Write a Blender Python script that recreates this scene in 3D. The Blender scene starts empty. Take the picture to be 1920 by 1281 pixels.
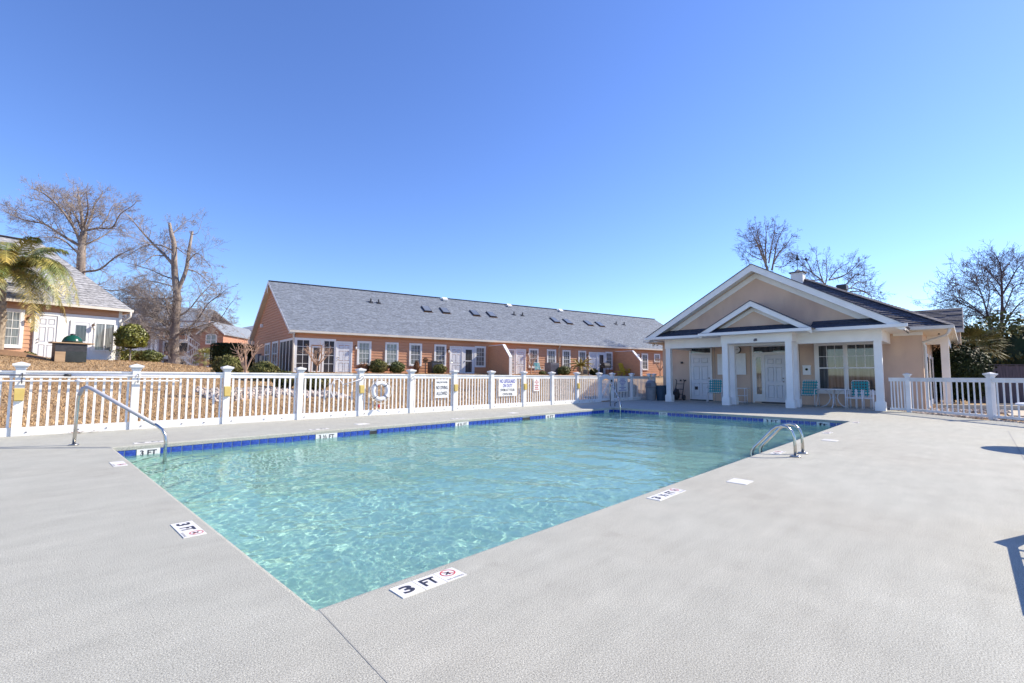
import bpy, bmesh, math, random
import numpy as np
from mathutils import Vector, Matrix, Euler

scene = bpy.context.scene
COL = scene.collection
PI = math.pi
random.seed(7)

# ------------------------------------------------------------------ camera, sky, sun, exposure
A_ = .765949
FOC, PITCH, ROLL = 887.41, .0734210, .00672561
CAM = Vector((-1.092, -2.376, 1.15))
_rot = Matrix(((math.sin(A_), math.cos(A_), 0), (-math.cos(A_), math.sin(A_), 0), (0, 0, 1)))
_cp, _sp, _cr, _sr = math.cos(PITCH), math.sin(PITCH), math.cos(ROLL), math.sin(ROLL)
FW = _rot @ Vector((0, _cp, _sp))
_u0 = Vector((0, -_sp, _cp)); _r0 = Vector((1, 0, 0))
RT = _rot @ (_cr * _r0 + _sr * _u0)
UP = _rot @ (-_sr * _r0 + _cr * _u0)
cd = bpy.data.cameras.new('camera')
cam = bpy.data.objects.new('camera', cd); COL.objects.link(cam)
m = Matrix.Identity(4)
for i in range(3):
    m[i][0], m[i][1], m[i][2], m[i][3] = RT[i], UP[i], -FW[i], CAM[i]
cam.matrix_world = m
cd.sensor_fit = 'HORIZONTAL'; cd.sensor_width = 36; cd.lens = FOC / 1920 * 36
cd.clip_start = .05; cd.clip_end = 3000
scene.camera = cam

SUN_EL = math.radians(37.5)
SUN_AZ = math.radians(-30)           # from +X towards -Y
SUN_DIR = Vector((math.cos(SUN_AZ) * math.cos(SUN_EL), math.sin(SUN_AZ) * math.cos(SUN_EL), math.sin(SUN_EL)))
world = bpy.data.worlds.new('World'); scene.world = world; world.use_nodes = True
wn = world.node_tree; wn.nodes.clear()
sky = wn.nodes.new('ShaderNodeTexSky'); sky.sky_type = 'NISHITA'; sky.sun_disc = False
sky.sun_elevation = SUN_EL; sky.sun_rotation = PI / 2 - SUN_AZ
sky.air_density = 1.0; sky.dust_density = 0.1; sky.ozone_density = 6.0; sky.altitude = 0
hs = wn.nodes.new('ShaderNodeHueSaturation'); hs.inputs['Saturation'].default_value = 1.08; hs.inputs['Hue'].default_value = .513
bg = wn.nodes.new('ShaderNodeBackground'); bg.inputs['Strength'].default_value = .137
wo = wn.nodes.new('ShaderNodeOutputWorld')
wn.links.new(sky.outputs[0], hs.inputs['Color']); wn.links.new(hs.outputs[0], bg.inputs[0]); wn.links.new(bg.outputs[0], wo.inputs[0])
sl = bpy.data.lights.new('sun', 'SUN'); sl.energy = 4.5; sl.angle = math.radians(.53); sl.color = (1, .90, .74)
so = bpy.data.objects.new('sun', sl); COL.objects.link(so)
so.rotation_euler = (-SUN_DIR).to_track_quat('-Z', 'Y').to_euler()
so.location = (30, -20, 40)
sl.cycles.is_caustics_light = True
scene.view_settings.view_transform = 'Standard'; scene.view_settings.look = 'None'
scene.view_settings.exposure = 0.84; scene.view_settings.gamma = 1; scene.view_settings.use_curve_mapping = False

def at(px, py, Y):
    """world point seen at photo pixel (px,py) at forward distance Y (horizontal, metres)"""
    r = FW + RT * ((px - 960) / FOC) + UP * ((640.5 - py) / FOC)
    fh = _rot @ Vector((0, 1, 0))
    return CAM + r * (Y / r.dot(fh))

# ------------------------------------------------------------------ materials
def pm(name, c1, c2=None, scale=6, rough=.6, bump=0., bscale=60, metal=0., island=0., detail=5, stretch=(1, 1, 1),
       spec=.5, bdist=.01, c3=None, s3=1.0, lo=.35, hi=.65, ruse=None):
    mt = bpy.data.materials.new(name); mt.use_nodes = True
    nt = mt.node_tree; N = nt.nodes; Lk = nt.links.new
    b = N['Principled BSDF']
    b.inputs['Roughness'].default_value = rough; b.inputs['Metallic'].default_value = metal
    b.inputs['Specular IOR Level'].default_value = spec
    tc = N.new('ShaderNodeTexCoord'); mp = N.new('ShaderNodeMapping'); mp.inputs['Scale'].default_value = stretch
    Lk(tc.outputs['Object'], mp.inputs[0])
    col = None
    if c2 is not None:
        nz = N.new('ShaderNodeTexNoise'); nz.inputs['Scale'].default_value = scale; nz.inputs['Detail'].default_value = detail
        Lk(mp.outputs[0], nz.inputs['Vector'])
        rp = N.new('ShaderNodeMapRange'); rp.inputs[1].default_value = lo; rp.inputs[2].default_value = hi
        Lk(nz.outputs['Fac'], rp.inputs[0])
        mx = N.new('ShaderNodeMix'); mx.data_type = 'RGBA'
        mx.inputs[6].default_value = (*c1, 1); mx.inputs[7].default_value = (*c2, 1)
        Lk(rp.outputs[0], mx.inputs[0]); col = mx.outputs[2]
    else:
        rg = N.new('ShaderNodeRGB'); rg.outputs[0].default_value = (*c1, 1); col = rg.outputs[0]
    if c3 is not None:
        n3 = N.new('ShaderNodeTexNoise'); n3.inputs['Scale'].default_value = s3; n3.inputs['Detail'].default_value = 6
        Lk(mp.outputs[0], n3.inputs['Vector'])
        r3 = N.new('ShaderNodeMapRange'); r3.inputs[1].default_value = .5; r3.inputs[2].default_value = .72
        Lk(n3.outputs['Fac'], r3.inputs[0])
        m3 = N.new('ShaderNodeMix'); m3.data_type = 'RGBA'
        Lk(r3.outputs[0], m3.inputs[0]); Lk(col, m3.inputs[6]); m3.inputs[7].default_value = (*c3, 1); col = m3.outputs[2]
    if island:
        g = N.new('ShaderNodeNewGeometry'); r2 = N.new('ShaderNodeMapRange')
        r2.inputs[3].default_value = 1 - island; r2.inputs[4].default_value = 1 + island
        Lk(g.outputs['Random Per Island'], r2.inputs[0])
        hv = N.new('ShaderNodeHueSaturation'); Lk(r2.outputs[0], hv.inputs['Value']); Lk(col, hv.inputs['Color']); col = hv.outputs[0]
    Lk(col, b.inputs['Base Color'])
    if bump:
        bn = N.new('ShaderNodeTexNoise'); bn.inputs['Scale'].default_value = bscale; bn.inputs['Detail'].default_value = 4
        Lk(mp.outputs[0], bn.inputs['Vector'])
        bp = N.new('ShaderNodeBump'); bp.inputs['Strength'].default_value = bump; bp.inputs['Distance'].default_value = bdist
        Lk(bn.outputs['Fac'], bp.inputs['Height']); Lk(bp.outputs[0], b.inputs['Normal'])
    return mt

M = {}
M['white'] = pm('white_vinyl', (.79, .79, .78), (.72, .72, .72), 3, .45, bump=.04, bscale=25, c3=(.63, .61, .57), s3=2.6)
M['trim'] = pm('white_trim_paint', (.84, .83, .80), (.77, .76, .73), 2, .5, bump=.04, bscale=30)
M['gutter'] = pm('cream_gutter', (.72, .68, .60), (.62, .58, .51), 1.5, .45)
M['siding'] = pm('orange_siding', (.60, .295, .16), (.53, .255, .14), 3, .65, bump=.1, bscale=40, stretch=(.3, 1, 4))
M['sidingL'] = pm('tan_siding', (.60, .33, .20), (.53, .29, .175), 3, .65, bump=.1, bscale=40, stretch=(.3, 1, 4))
M['stucco'] = pm('tan_stucco', (.67, .495, .37), (.60, .435, .33), 1.6, .85, bump=.4, bscale=90, c3=(.47, .33, .27), s3=.9, stretch=(1, 1, .45))
M['wshingle'] = pm('grey_shingle', (.15, .17, .20), (.235, .265, .315), 5.5, .9, bump=.5, bscale=40, island=.10, detail=8, stretch=(1, 2.4, 2.4), lo=.42, hi=.6)
M['lshingle'] = pm('pale_grey_shingle', (.21, .21, .22), (.37, .37, .385), 6, .9, bump=.5, bscale=40, island=.14, detail=8, stretch=(1, 2.4, 2.4), lo=.42, hi=.6)
M['dshingle'] = pm('dark_shingle', (.06, .06, .08), (.125, .125, .15), 8, .85, bump=.4, bscale=40, island=.32, stretch=(2, 1, 2))
M['pshingle'] = pm('dark_blue_shingle', (.030, .042, .075), (.05, .065, .10), 8, .85, bump=.4, bscale=40, island=.2)
M['soffit'] = pm('soffit_board', (.66, .60, .50), (.60, .54, .45), 2, .6)
M['glass'] = pm('window_glass', (.03, .035, .04), (.10, .105, .11), 2.2, .03, spec=.9, stretch=(6, 1, .25))
M['glassc'] = pm('curtained_glass', (.07, .075, .08), (.30, .31, .30), 3.0, .05, spec=.8, stretch=(9, 1, .3))
M['skyglass'] = pm('skylight_glass', (.13, .15, .18), (.17, .19, .22), 1, .12, spec=.8)
M['screen'] = pm('dark_screen', (.018, .016, .018), (.045, .036, .038), 2, .5, stretch=(3, 1, 1))
M['doorw'] = pm('white_door_paint', (.74, .74, .76), (.66, .67, .70), 2, .4)
M['steel'] = pm('stainless_steel', (.62, .60, .56), (.48, .45, .40), 9, .22, metal=1., stretch=(1, 1, .3))
M['dark'] = pm('dark_metal', (.022, .022, .025), (.04, .04, .045), 6, .5)
M['groove'] = pm('joint_filler', (.24, .24, .235), (.32, .32, .31), 8, .9)
M['bark'] = pm('grey_bark', (.34, .285, .245), (.16, .125, .105), 2.2, .95, bump=.8, bscale=14, stretch=(1, 1, .35), bdist=.04)
M['twig'] = pm('bare_twig', (.25, .215, .20), (.33, .275, .24), 2, .9)
M['twigd'] = pm('dark_bare_twig', (.10, .075, .085), (.15, .11, .11), 2, .9)
M['myrtle'] = pm('pale_smooth_bark', (.50, .335, .235), (.38, .25, .175), 4, .8)
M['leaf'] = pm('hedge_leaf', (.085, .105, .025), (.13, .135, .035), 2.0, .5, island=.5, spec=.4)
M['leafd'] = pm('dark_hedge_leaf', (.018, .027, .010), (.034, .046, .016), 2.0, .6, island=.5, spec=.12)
M['leafy'] = pm('yellow_green_leaf', (.17, .165, .02), (.10, .115, .02), 1.5, .45, island=.45)
M['leafo'] = pm('olive_leaf', (.115, .125, .035), (.16, .135, .05), 2.0, .6, island=.5, spec=.15)
M['leafr'] = pm('russet_leaf', (.22, .10, .05), (.16, .085, .04), 2.0, .6, island=.4, spec=.15)
M['frond'] = pm('palm_frond', (.12, .155, .035), (.33, .275, .07), 1.6, .45, island=.3, lo=.42, hi=.62)
M['frondy'] = pm('yellow_palm_frond', (.42, .30, .06), (.24, .21, .05), 2.0, .5, island=.3)
M['palmbark'] = pm('palm_trunk', (.40, .33, .24), (.25, .195, .14), 8, .95, bump=.8, bscale=20)
M['lawn'] = pm('dormant_lawn', (.31, .205, .11), (.40, .275, .15), 38, .95, bump=.8, bscale=45, detail=10, c3=(.24, .145, .07), s3=.35, bdist=.03)
M['grass'] = pm('dry_grass', (.35, .225, .11), (.50, .345, .19), .8, .85, island=.42, c3=(.28, .18, .09), s3=.25)
M['mulch'] = pm('pine_straw', (.19, .10, .05), (.28, .16, .08), 14, .95, bump=.8, bscale=40, bdist=.03)
M['deck'] = None
M['concrete'] = pm('tan_concrete', (.50, .43, .34), (.42, .36, .28), 3, .85, bump=.2, bscale=60)
M['rock'] = pm('river_rock', (.46, .38, .31), (.30, .26, .24), 3, .8, island=.5)
M['plaster'] = None
M['tile'] = pm('blue_pool_tile', (.012, .028, .24), (.05, .11, .46), 14, .12, bump=.1, bscale=30, spec=.6)
M['tilew'] = pm('white_depth_tile', (.76, .75, .72), (.66, .65, .63), 7, .35)
M['print'] = pm('black_print', (.03, .03, .045), None, rough=.5)
M['printb'] = pm('blue_print', (.05, .05, .38), None, rough=.5)
M['printr'] = pm('red_print', (.50, .05, .05), None, rough=.5)
M['signw'] = pm('white_sign_face', (.80, .80, .78), (.74, .74, .72), 4, .4)
M['signb'] = pm('pale_blue_sign_face', (.50, .62, .72), (.45, .57, .68), 4, .4)
M['yellowbox'] = pm('yellow_plastic', (.62, .47, .15), (.55, .41, .12), 5, .45)
M['teal'] = pm('teal_vinyl', (.012, .33, .36), (.01, .26, .30), 6, .4)
M['chairw'] = pm('white_powder_coat', (.76, .75, .76), (.66, .66, .69), 6, .35)
M['bing'] = pm('grey_plastic_bin', (.24, .25, .27), (.19, .2, .22), 5, .45)
M['binb'] = pm('blue_plastic_bin', (.018, .06, .11), (.014, .045, .085), 5, .45)
M['eggreen'] = pm('green_ceramic', (.01, .085, .05), (.008, .065, .04), 9, .22, bump=.08, bscale=120)
M['wood'] = pm('counter_wood', (.42, .29, .17), (.32, .21, .12), 5, .6, stretch=(.3, 3, 3))
M['fencewood'] = pm('weathered_wood', (.115, .085, .095), (.065, .05, .06), 4, .9, bump=.3, bscale=30, stretch=(4, 4, .4))
M['brick'] = pm('orange_brick', (.46, .235, .155), (.36, .175, .12), 9, .9, bump=.3, bscale=40, island=.25)
M['pinkstucco'] = pm('pink_stucco', (.50, .33, .28), (.44, .28, .24), 2, .85)
M['yellow'] = pm('yellow_plastic_chair', (.62, .46, .04), (.52, .38, .03), 5, .4)
M['sleeve'] = pm('grey_rail_sleeve', (.42, .42, .46), (.36, .36, .40), 5, .45)
M['acgrey'] = pm('grey_sheet_metal', (.16, .16, .19), (.12, .12, .145), 3, .5)
M['acbeige'] = pm('beige_sheet_metal', (.42, .38, .30), (.36, .32, .26), 3, .5)
M['blackpanel'] = pm('black_gloss_panel', (.012, .012, .015), (.02, .02, .025), 4, .12)
M['rope'] = pm('white_rope', (.72, .70, .64), (.58, .55, .5), 30, .8)
M['copper'] = pm('bronze_lamp', (.22, .12, .06), None, rough=.35, metal=.8)
M['lampglass'] = pm('frosted_lamp_glass', (.75, .72, .68), None, rough=.3)

# deck: rolled, stippled light-grey coating, slightly mottled and stained
def deck_mat():
    mt = bpy.data.materials.new('deck_coating'); mt.use_nodes = True
    nt = mt.node_tree; N = nt.nodes; L = nt.links.new; b = N['Principled BSDF']
    tc = N.new('ShaderNodeTexCoord')
    def noise(scale, det, rough=.55, vec=None):
        n = N.new('ShaderNodeTexNoise'); n.inputs['Scale'].default_value = scale; n.inputs['Detail'].default_value = det
        n.inputs['Roughness'].default_value = rough; L(vec or tc.outputs['Object'], n.inputs['Vector']); return n.outputs['Fac']
    def rng(s, a, c, d, e):
        r = N.new('ShaderNodeMapRange'); L(s, r.inputs[0])
        for k, x in zip((1, 2, 3, 4), (a, c, d, e)): r.inputs[k].default_value = x
        return r.outputs[0]
    def mul(a, c):
        q = N.new('ShaderNodeMath'); q.operation = 'MULTIPLY'; L(a, q.inputs[0]); L(c, q.inputs[1]); return q.outputs[0]
    big = rng(noise(.55, 5, .6), .3, .7, .96, 1.03)
    mid = rng(noise(3.0, 6, .65), .3, .7, .92, 1.05)
    fine = rng(noise(150, 3, .7), .32, .68, .45, 1.5)
    st = rng(noise(1.4, 8, .75), .58, .75, 1.0, .86)
    mp = N.new('ShaderNodeMapping'); mp.inputs['Rotation'].default_value = (0, 0, .8); mp.inputs['Scale'].default_value = (.5, 3.2, 1); L(tc.outputs['Object'], mp.inputs[0])
    sk = rng(noise(2.2, 6, .6, mp.outputs[0]), .3, .7, .93, 1.05)
    v = mul(mul(mul(big, mid), mul(fine, st)), sk)
    mx = N.new('ShaderNodeMix'); mx.data_type = 'RGBA'; mx.blend_type = 'MULTIPLY'; mx.inputs[0].default_value = 1
    cm = N.new('ShaderNodeMix'); cm.data_type = 'RGBA'
    cm.inputs[6].default_value = (.402, .400, .350, 1); cm.inputs[7].default_value = (.395, .385, .332, 1)
    L(rng(noise(.35, 4), .45, .7, 0, 1), cm.inputs[0])
    L(cm.outputs[2], mx.inputs[6])
    cb = N.new('ShaderNodeCombineColor'); [L(v, cb.inputs[k]) for k in range(3)]
    L(cb.outputs[0], mx.inputs[7]); L(mx.outputs[2], b.inputs['Base Color'])
    b.inputs['Roughness'].default_value = .8; b.inputs['Specular IOR Level'].default_value = .3
    bp = N.new('ShaderNodeBump'); bp.inputs['Strength'].default_value = .8; bp.inputs['Distance'].default_value = .004
    L(noise(170, 3, .65), bp.inputs['Height']); L(bp.outputs[0], b.inputs['Normal'])
    return mt
M['deck'] = deck_mat()
M['plaster'] = pm('aqua_plaster', (.55, .71, .60), (.49, .65, .56), .7, .8, c3=(.60, .73, .60), s3=.4)
def water_mat():
    mt = bpy.data.materials.new('pool_water'); mt.use_nodes = True
    nt = mt.node_tree; nt.nodes.clear()
    g = nt.nodes.new('ShaderNodeBsdfGlass'); g.inputs['Color'].default_value = (.86, .98, .95, 1)
    g.inputs['Roughness'].default_value = 0; g.inputs['IOR'].default_value = 1.333
    t = nt.nodes.new('ShaderNodeBsdfTransparent'); t.inputs['Color'].default_value = (.86, .98, .95, 1)
    x = nt.nodes.new('ShaderNodeMixShader'); x.inputs[0].default_value = .24
    nt.links.new(g.outputs[0], x.inputs[1]); nt.links.new(t.outputs[0], x.inputs[2])
    o = nt.nodes.new('ShaderNodeOutputMaterial'); nt.links.new(x.outputs[0], o.inputs[0])
    return mt
M['water'] = water_mat()

# ------------------------------------------------------------------ mesh building
class MB:
    def __init__(s, xf=None): s.v = []; s.f = []; s.xf = xf
    def add(s, vs, fs):
        k = len(s.v); s.v += [tuple(p) for p in vs]; s.f += [tuple(i + k for i in q) for q in fs]; return s
    def box(s, a, b):
        x0, y0, z0 = (min(a[i], b[i]) for i in range(3)); x1, y1, z1 = (max(a[i], b[i]) for i in range(3))
        return s.add([(x0, y0, z0), (x1, y0, z0), (x1, y1, z0), (x0, y1, z0), (x0, y0, z1), (x1, y0, z1), (x1, y1, z1), (x0, y1, z1)],
                     [(0, 3, 2, 1), (4, 5, 6, 7), (0, 1, 5, 4), (1, 2, 6, 5), (2, 3, 7, 6), (3, 0, 4, 7)])
    def quad(s, *p): return s.add(p, [tuple(range(len(p)))])
    def prism(s, poly, d):
        n = len(poly); d = Vector(d); vs = [Vector(p) for p in poly]
        return s.add(vs + [p + d for p in vs], [tuple(range(n))[::-1], tuple(range(n, 2 * n))] + [(i, (i + 1) % n, n + (i + 1) % n, n + i) for i in range(n)])
    def bar(s, p, q, w, h, up=(0, 0, 1)):
        p, q = Vector(p), Vector(q); d = (q - p).normalized(); r = d.cross(Vector(up))
        if r.length < 1e-4: r = d.cross(Vector((1, 0, 0)))
        r.normalize(); t = r.cross(d); r *= w / 2; t *= h / 2
        return s.prism([p - r - t, p + r - t, p + r + t, p - r + t], q - p)
    def tube(s, pts, r, n=8, closed=False):
        pts = [Vector(p) for p in pts]; m = len(pts); rr = r if isinstance(r, (list, tuple)) else [r] * m
        k0 = len(s.v); pr = None; vs = []
        for i, p in enumerate(pts):
            if closed: d = pts[(i + 1) % m] - pts[i - 1]
            else: d = pts[min(i + 1, m - 1)] - pts[max(i - 1, 0)]
            d.normalize()
            if pr is None:
                a = Vector((0, 0, 1)) if abs(d.z) < .9 else Vector((1, 0, 0)); pr = d.cross(a).normalized()
            else:
                pr = (pr - d * pr.dot(d)).normalized()
            q = d.cross(pr)
            vs += [p + (pr * math.cos(2 * PI * j / n) + q * math.sin(2 * PI * j / n)) * rr[i] for j in range(n)]
        fs = []
        for i in range(m if closed else m - 1):
            a, b = i * n, ((i + 1) % m) * n
            fs += [(a + j, a + (j + 1) % n, b + (j + 1) % n, b + j) for j in range(n)]
        if not closed: fs += [tuple(range(n))[::-1], tuple(range((m - 1) * n, m * n))]
        return s.add(vs, fs)
    def lathe(s, prof, c=(0, 0, 0), n=16):
        m = len(prof); vs = []; fs = []
        for r, z in prof: vs += [(c[0] + r * math.cos(2 * PI * j / n), c[1] + r * math.sin(2 * PI * j / n), c[2] + z) for j in range(n)]
        for i in range(m - 1):
            fs += [(i * n + j, i * n + (j + 1) % n, (i + 1) * n + (j + 1) % n, (i + 1) * n + j) for j in range(n)]
        fs += [tuple(range(n))[::-1], tuple(range((m - 1) * n, m * n))]
        return s.add(vs, fs)
    def blob(s, c, r, seed=0, nz=.15, nu=12, nv=8):
        rn = random.Random(seed); vs = []; fs = []
        for i in range(nv + 1):
            th = PI * i / nv
            for j in range(nu):
                k = 1 + rn.uniform(-nz, nz); ph = 2 * PI * j / nu
                vs.append((c[0] + r[0] * math.sin(th) * math.cos(ph) * k, c[1] + r[1] * math.sin(th) * math.sin(ph) * k, c[2] + r[2] * math.cos(th) * k))
        for i in range(nv):
            fs += [(i * nu + j, (i + 1) * nu + j, (i + 1) * nu + (j + 1) % nu, i * nu + (j + 1) % nu) for j in range(nu)]
        return s.add(vs, fs)
    def mesh(s, name, mat, smooth=False):
        me = bpy.data.meshes.new(name)
        vs = [s.xf(*p) for p in s.v] if s.xf else s.v
        me.from_pydata(vs, [], s.f); me.materials.append(mat)
        if smooth: me.polygons.foreach_set('use_smooth', [True] * len(me.polygons))
        me.update(); return me
    def build(s, name, mat, parent=None, smooth=False, kind=None, label=None, loc=None):
        return link(name, s.mesh(name, mat, smooth), parent, kind, label, loc)

def link(name, me, parent=None, kind=None, label=None, loc=None, rot=None):
    o = bpy.data.objects.new(name, me); COL.objects.link(o)
    if parent is not None: o.parent = parent
    if kind: o['kind'] = kind
    if label: o['label'] = label
    if loc is not None: o.location = loc
    if rot is not None: o.rotation_euler = rot
    return o
def tag(o, label, cat, group=None):
    o['label'] = label; o['category'] = cat
    if group: o['group'] = group
    return o
def thing(name, label, cat, loc=(0, 0, 0), rz=0., group=None):
    o = bpy.data.objects.new(name, None); COL.objects.link(o); o.empty_display_size = .2
    o.location = loc; o.rotation_euler = (0, 0, rz)
    return tag(o, label, cat, group)
def dup(o, loc, rz=None, label=None):
    r = o.copy(); COL.objects.link(r); r.location = loc
    if rz is not None: r.rotation_euler = (0, 0, rz)
    if label: r['label'] = label
    def rec(a, b):
        for ch in list(a.children):
            c = ch.copy(); COL.objects.link(c); c.parent = b; rec(ch, c)
    rec(o, r); return r
def npmesh(name, V, F, mat, smooth=False):
    V = np.asarray(V, np.float32); F = np.asarray(F, np.int32); k = F.shape[1]
    me = bpy.data.meshes.new(name)
    me.vertices.add(len(V)); me.vertices.foreach_set('co', V.ravel())
    me.loops.add(F.size); me.loops.foreach_set('vertex_index', F.ravel())
    me.polygons.add(len(F)); me.polygons.foreach_set('loop_start', np.arange(0, F.size, k, dtype=np.int32))
    me.polygons.foreach_set('loop_total', np.full(len(F), k, np.int32))
    if smooth: me.polygons.foreach_set('use_smooth', np.ones(len(F), bool))
    me.materials.append(mat); me.update(calc_edges=True); return me

_fonts = {}
def text(s, h, mat, parent, loc, rot, name='lettering', width=None, bold=.0):
    c = bpy.data.curves.new('t', 'FONT'); c.body = s; c.size = 1; c.align_x = 'CENTER'; c.align_y = 'CENTER'; c.offset = bold; c.resolution_u = 3
    o = bpy.data.objects.new('t', c); COL.objects.link(o)
    dg = bpy.context.evaluated_depsgraph_get(); dg.update()
    me = bpy.data.meshes.new_from_object(o.evaluated_get(dg)); bpy.data.objects.remove(o)
    V = np.array([v.co[:] for v in me.vertices]); mn, mx = V.min(0), V.max(0)
    sc = h / (mx[1] - mn[1]); sx = sc if width is None else width / (mx[0] - mn[0])
    V[:, 0] = (V[:, 0] - (mn[0] + mx[0]) / 2) * sx; V[:, 1] = (V[:, 1] - (mn[1] + mx[1]) / 2) * sc
    me.vertices.foreach_set('co', V.astype(np.float32).ravel()); me.name = name
    me.materials.clear(); me.materials.append(mat); me.update()
    return link(name, me, parent, loc=loc, rot=rot)

# ------------------------------------------------------------------ ground
def ss(a, b, x):
    t = min(1., max(0., (x - a) / (b - a))); return t * t * (3 - 2 * t)
def zt(x, y):
    zm = 1.76 - .49 * ss(2.5, 9, x) + .30 * ss(.6, -2.2, x) if x < .6 else 1.76 - .49 * ss(2.5, 9, x)
    vh = 29.5 + (max(17., 26.85 - .2586 * (x - 10.37)) - 29.5) * ss(4, 9, x)
    a = min(1., max(0., (y - 10.4) / (vh - 2.5 - 10.4)))
    return zm * a - .05 * (1 - a)
PL, PW, WZ = 14.615, 7.376, -.165
xs = sorted(set([-900, -500, -250, -120, -70, -45] + list(np.arange(-32, 60.1, 1.0)) + [-.5, 15.2, 80, 120, 250, 500, 900]))
ys = sorted(set([-900, -500, -250, -120, -60, -30, -15, -6] + [-.5, 7.9, 10.4] + list(np.arange(9, 50.1, 1.0)) + [65, 90, 140, 250, 500, 900]))
V = [(x, y, zt(x, y)) for y in ys for x in xs]; F = []
for j in range(len(ys) - 1):
    for i in range(len(xs) - 1):
        if xs[i] >= -.5 and xs[i + 1] <= 15.2 and ys[j] >= -.5 and ys[j + 1] <= 7.9: continue
        a = j * len(xs) + i; F.append((a, a + 1, a + 1 + len(xs), a + len(xs)))
link('ground', npmesh('ground', V, F, M['lawn'], True), kind='structure')

# deck with the pool cut out, rounded coping lip
DECK = [(-16, -18), (14, -18), (17.0, -3.9), (18.1, -2.62), (20.44, -.86), (21.9, .1), (22.9, .1), (22.9, 9.72), (17, 9.86), (-16, 10.54)]
bm = bmesh.new()
def ring(pts, z):
    return [bm.verts.new((x, y, z)) for x, y in pts]
def off(d): return [(-d, -d), (PL + d, -d), (PL + d, PW + d), (-d, PW + d)]
outer = ring(DECK, 0); inner = ring(off(.03), 0)
edges = [bm.edges.new((r[i], r[(i + 1) % len(r)])) for r in (outer, inner) for i in range(len(r))]
bmesh.ops.triangle_fill(bm, use_beauty=True, use_dissolve=False, edges=edges, normal=(0, 0, 1))
prev = inner
for d, z in ((.012, -.004), (.002, -.014), (0, -.026), (0, -.07), (.03, -.07), (.03, -.34)):
    r = ring(off(d), z)
    for i in range(4): bm.faces.new((prev[i], prev[(i + 1) % 4], r[(i + 1) % 4], r[i]))
    prev = r
low = ring(DECK, -.2)
for i in range(len(outer)): bm.faces.new((outer[i], outer[(i + 1) % len(outer)], low[(i + 1) % len(low)], low[i]))
bmesh.ops.recalc_face_normals(bm, faces=bm.faces)
me = bpy.data.meshes.new('pool_deck'); bm.to_mesh(me); bm.free(); me.materials.append(M['deck'])
deck = link('pool_deck', me, kind='structure')
# control joints
for nm, p in (('a', [(-.0, -.02), (-.06, -.7), (-.12, -1.5), (-.3, -9)]), ('b', [(-15, 8.9), (-1.2, 8.26), (-.04, 7.43)]), ('c', [(14.4, -2.97), (9.2, -2.91), (2, -2.8)])):
    mb = MB()
    for (x0, y0), (x1, y1) in zip(p, p[1:]):
        d = Vector((x1 - x0, y1 - y0, 0)).normalized(); w = Vector((-d.y, d.x, 0)) * (.0016 if nm == 'a' else .006)
        a, b = Vector((x0, y0, .003)), Vector((x1, y1, .003)); mb.quad(a - w, b - w, b + w, a + w)
    mb.build('control_joint', M['groove'], deck)
# small leaves and debris lying at the foot of the fence
mb = MB(); rn = random.Random(3)
for k in range(26):
    x, y = -.25 + rn.gauss(0, .16), 9.98 + rn.gauss(0, .05); s = rn.uniform(.02, .045); a = rn.uniform(0, 6.3)
    ex, ey = Vector((math.cos(a), math.sin(a), rn.uniform(-.2, .4))) * s, Vector((-math.sin(a), math.cos(a), rn.uniform(-.3, .3))) * s * .5
    c = Vector((x, y, .015 + rn.random() * .03)); mb.quad(c - ex, c - ey, c + ex, c + ey)
tag(mb.build('leaf_litter', M['leafr']), 'brown dead leaves lying on the deck at the foot of the left fence', 'leaves')['kind'] = 'stuff'

# basin
mb = MB(); D0, D1 = -1.05, -1.5
mb.quad((0, 0, -.2), (PL, 0, -.2), (PL, 0, D0), (PL * .55, 0, D1), (0, 0, D0))
mb.quad((0, PW, -.2), (0, PW, D0), (PL * .55, PW, D1), (PL, PW, D0), (PL, PW, -.2))
mb.quad((0, 0, -.2), (0, 0, D0), (0, PW, D0), (0, PW, -.2)); mb.quad((PL, 0, -.2), (PL, PW, -.2), (PL, PW, D0), (PL, 0, D0))
mb.quad((0, 0, D0), (PL * .55, 0, D1), (PL * .55, PW, D1), (0, PW, D0)); mb.quad((PL * .55, 0, D1), (PL, 0, D0), (PL, PW, D0), (PL * .55, PW, D1))
basin = mb.build('pool_basin', M['plaster'], kind='structure')
for sx, x0 in ((1, 0), (-1, PL)):
    for r, z in ((.62, -.42), (1.05, -.66), (1.5, -.88)):
        c = Vector((x0 + sx * .004, PW - .004, 0))
        arc = [c, c + Vector((sx * r, 0, 0)), c + Vector((0, -r, 0))]
        poly = [(p.x, p.y, z) for p in arc]
        MB().prism([(p.x, p.y, -1.3) for p in arc], (0, 0, 1.3 + z)).build('pool_step', M['plaster'], basin)
        tb = MB(); tb.tube([(p[0], p[1], z) for p in poly[1:]], .022, 6); tb.build('step_edge_tile', M['print'], basin)
tm = MB().box((-.069, -.006, -.069), (.069, .006, .069)).mesh('pool_tile', M['tile'])
WHITE_L = [(.28, .62), (3.18, 3.64), (6.95, 7.42), (10.66, 11.0), (13.98, 14.33)]; SKIM = [(4.42, 4.80), (9.5, 9.9)]
WHITE_F = [(5.24, 5.56), (1.75, 2.07), (.55, .72)]
NT = {'L': 95, 'F': 48}
def snap(R_, p): return [(math.floor(a / p + .35) * p, math.ceil(b / p - .35) * p) for a, b in R_]
WHITE_L, SKIM, WHITE_F = snap(WHITE_L, PL / 95), snap(SKIM, PL / 95), snap(WHITE_F, PW / 48)
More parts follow.
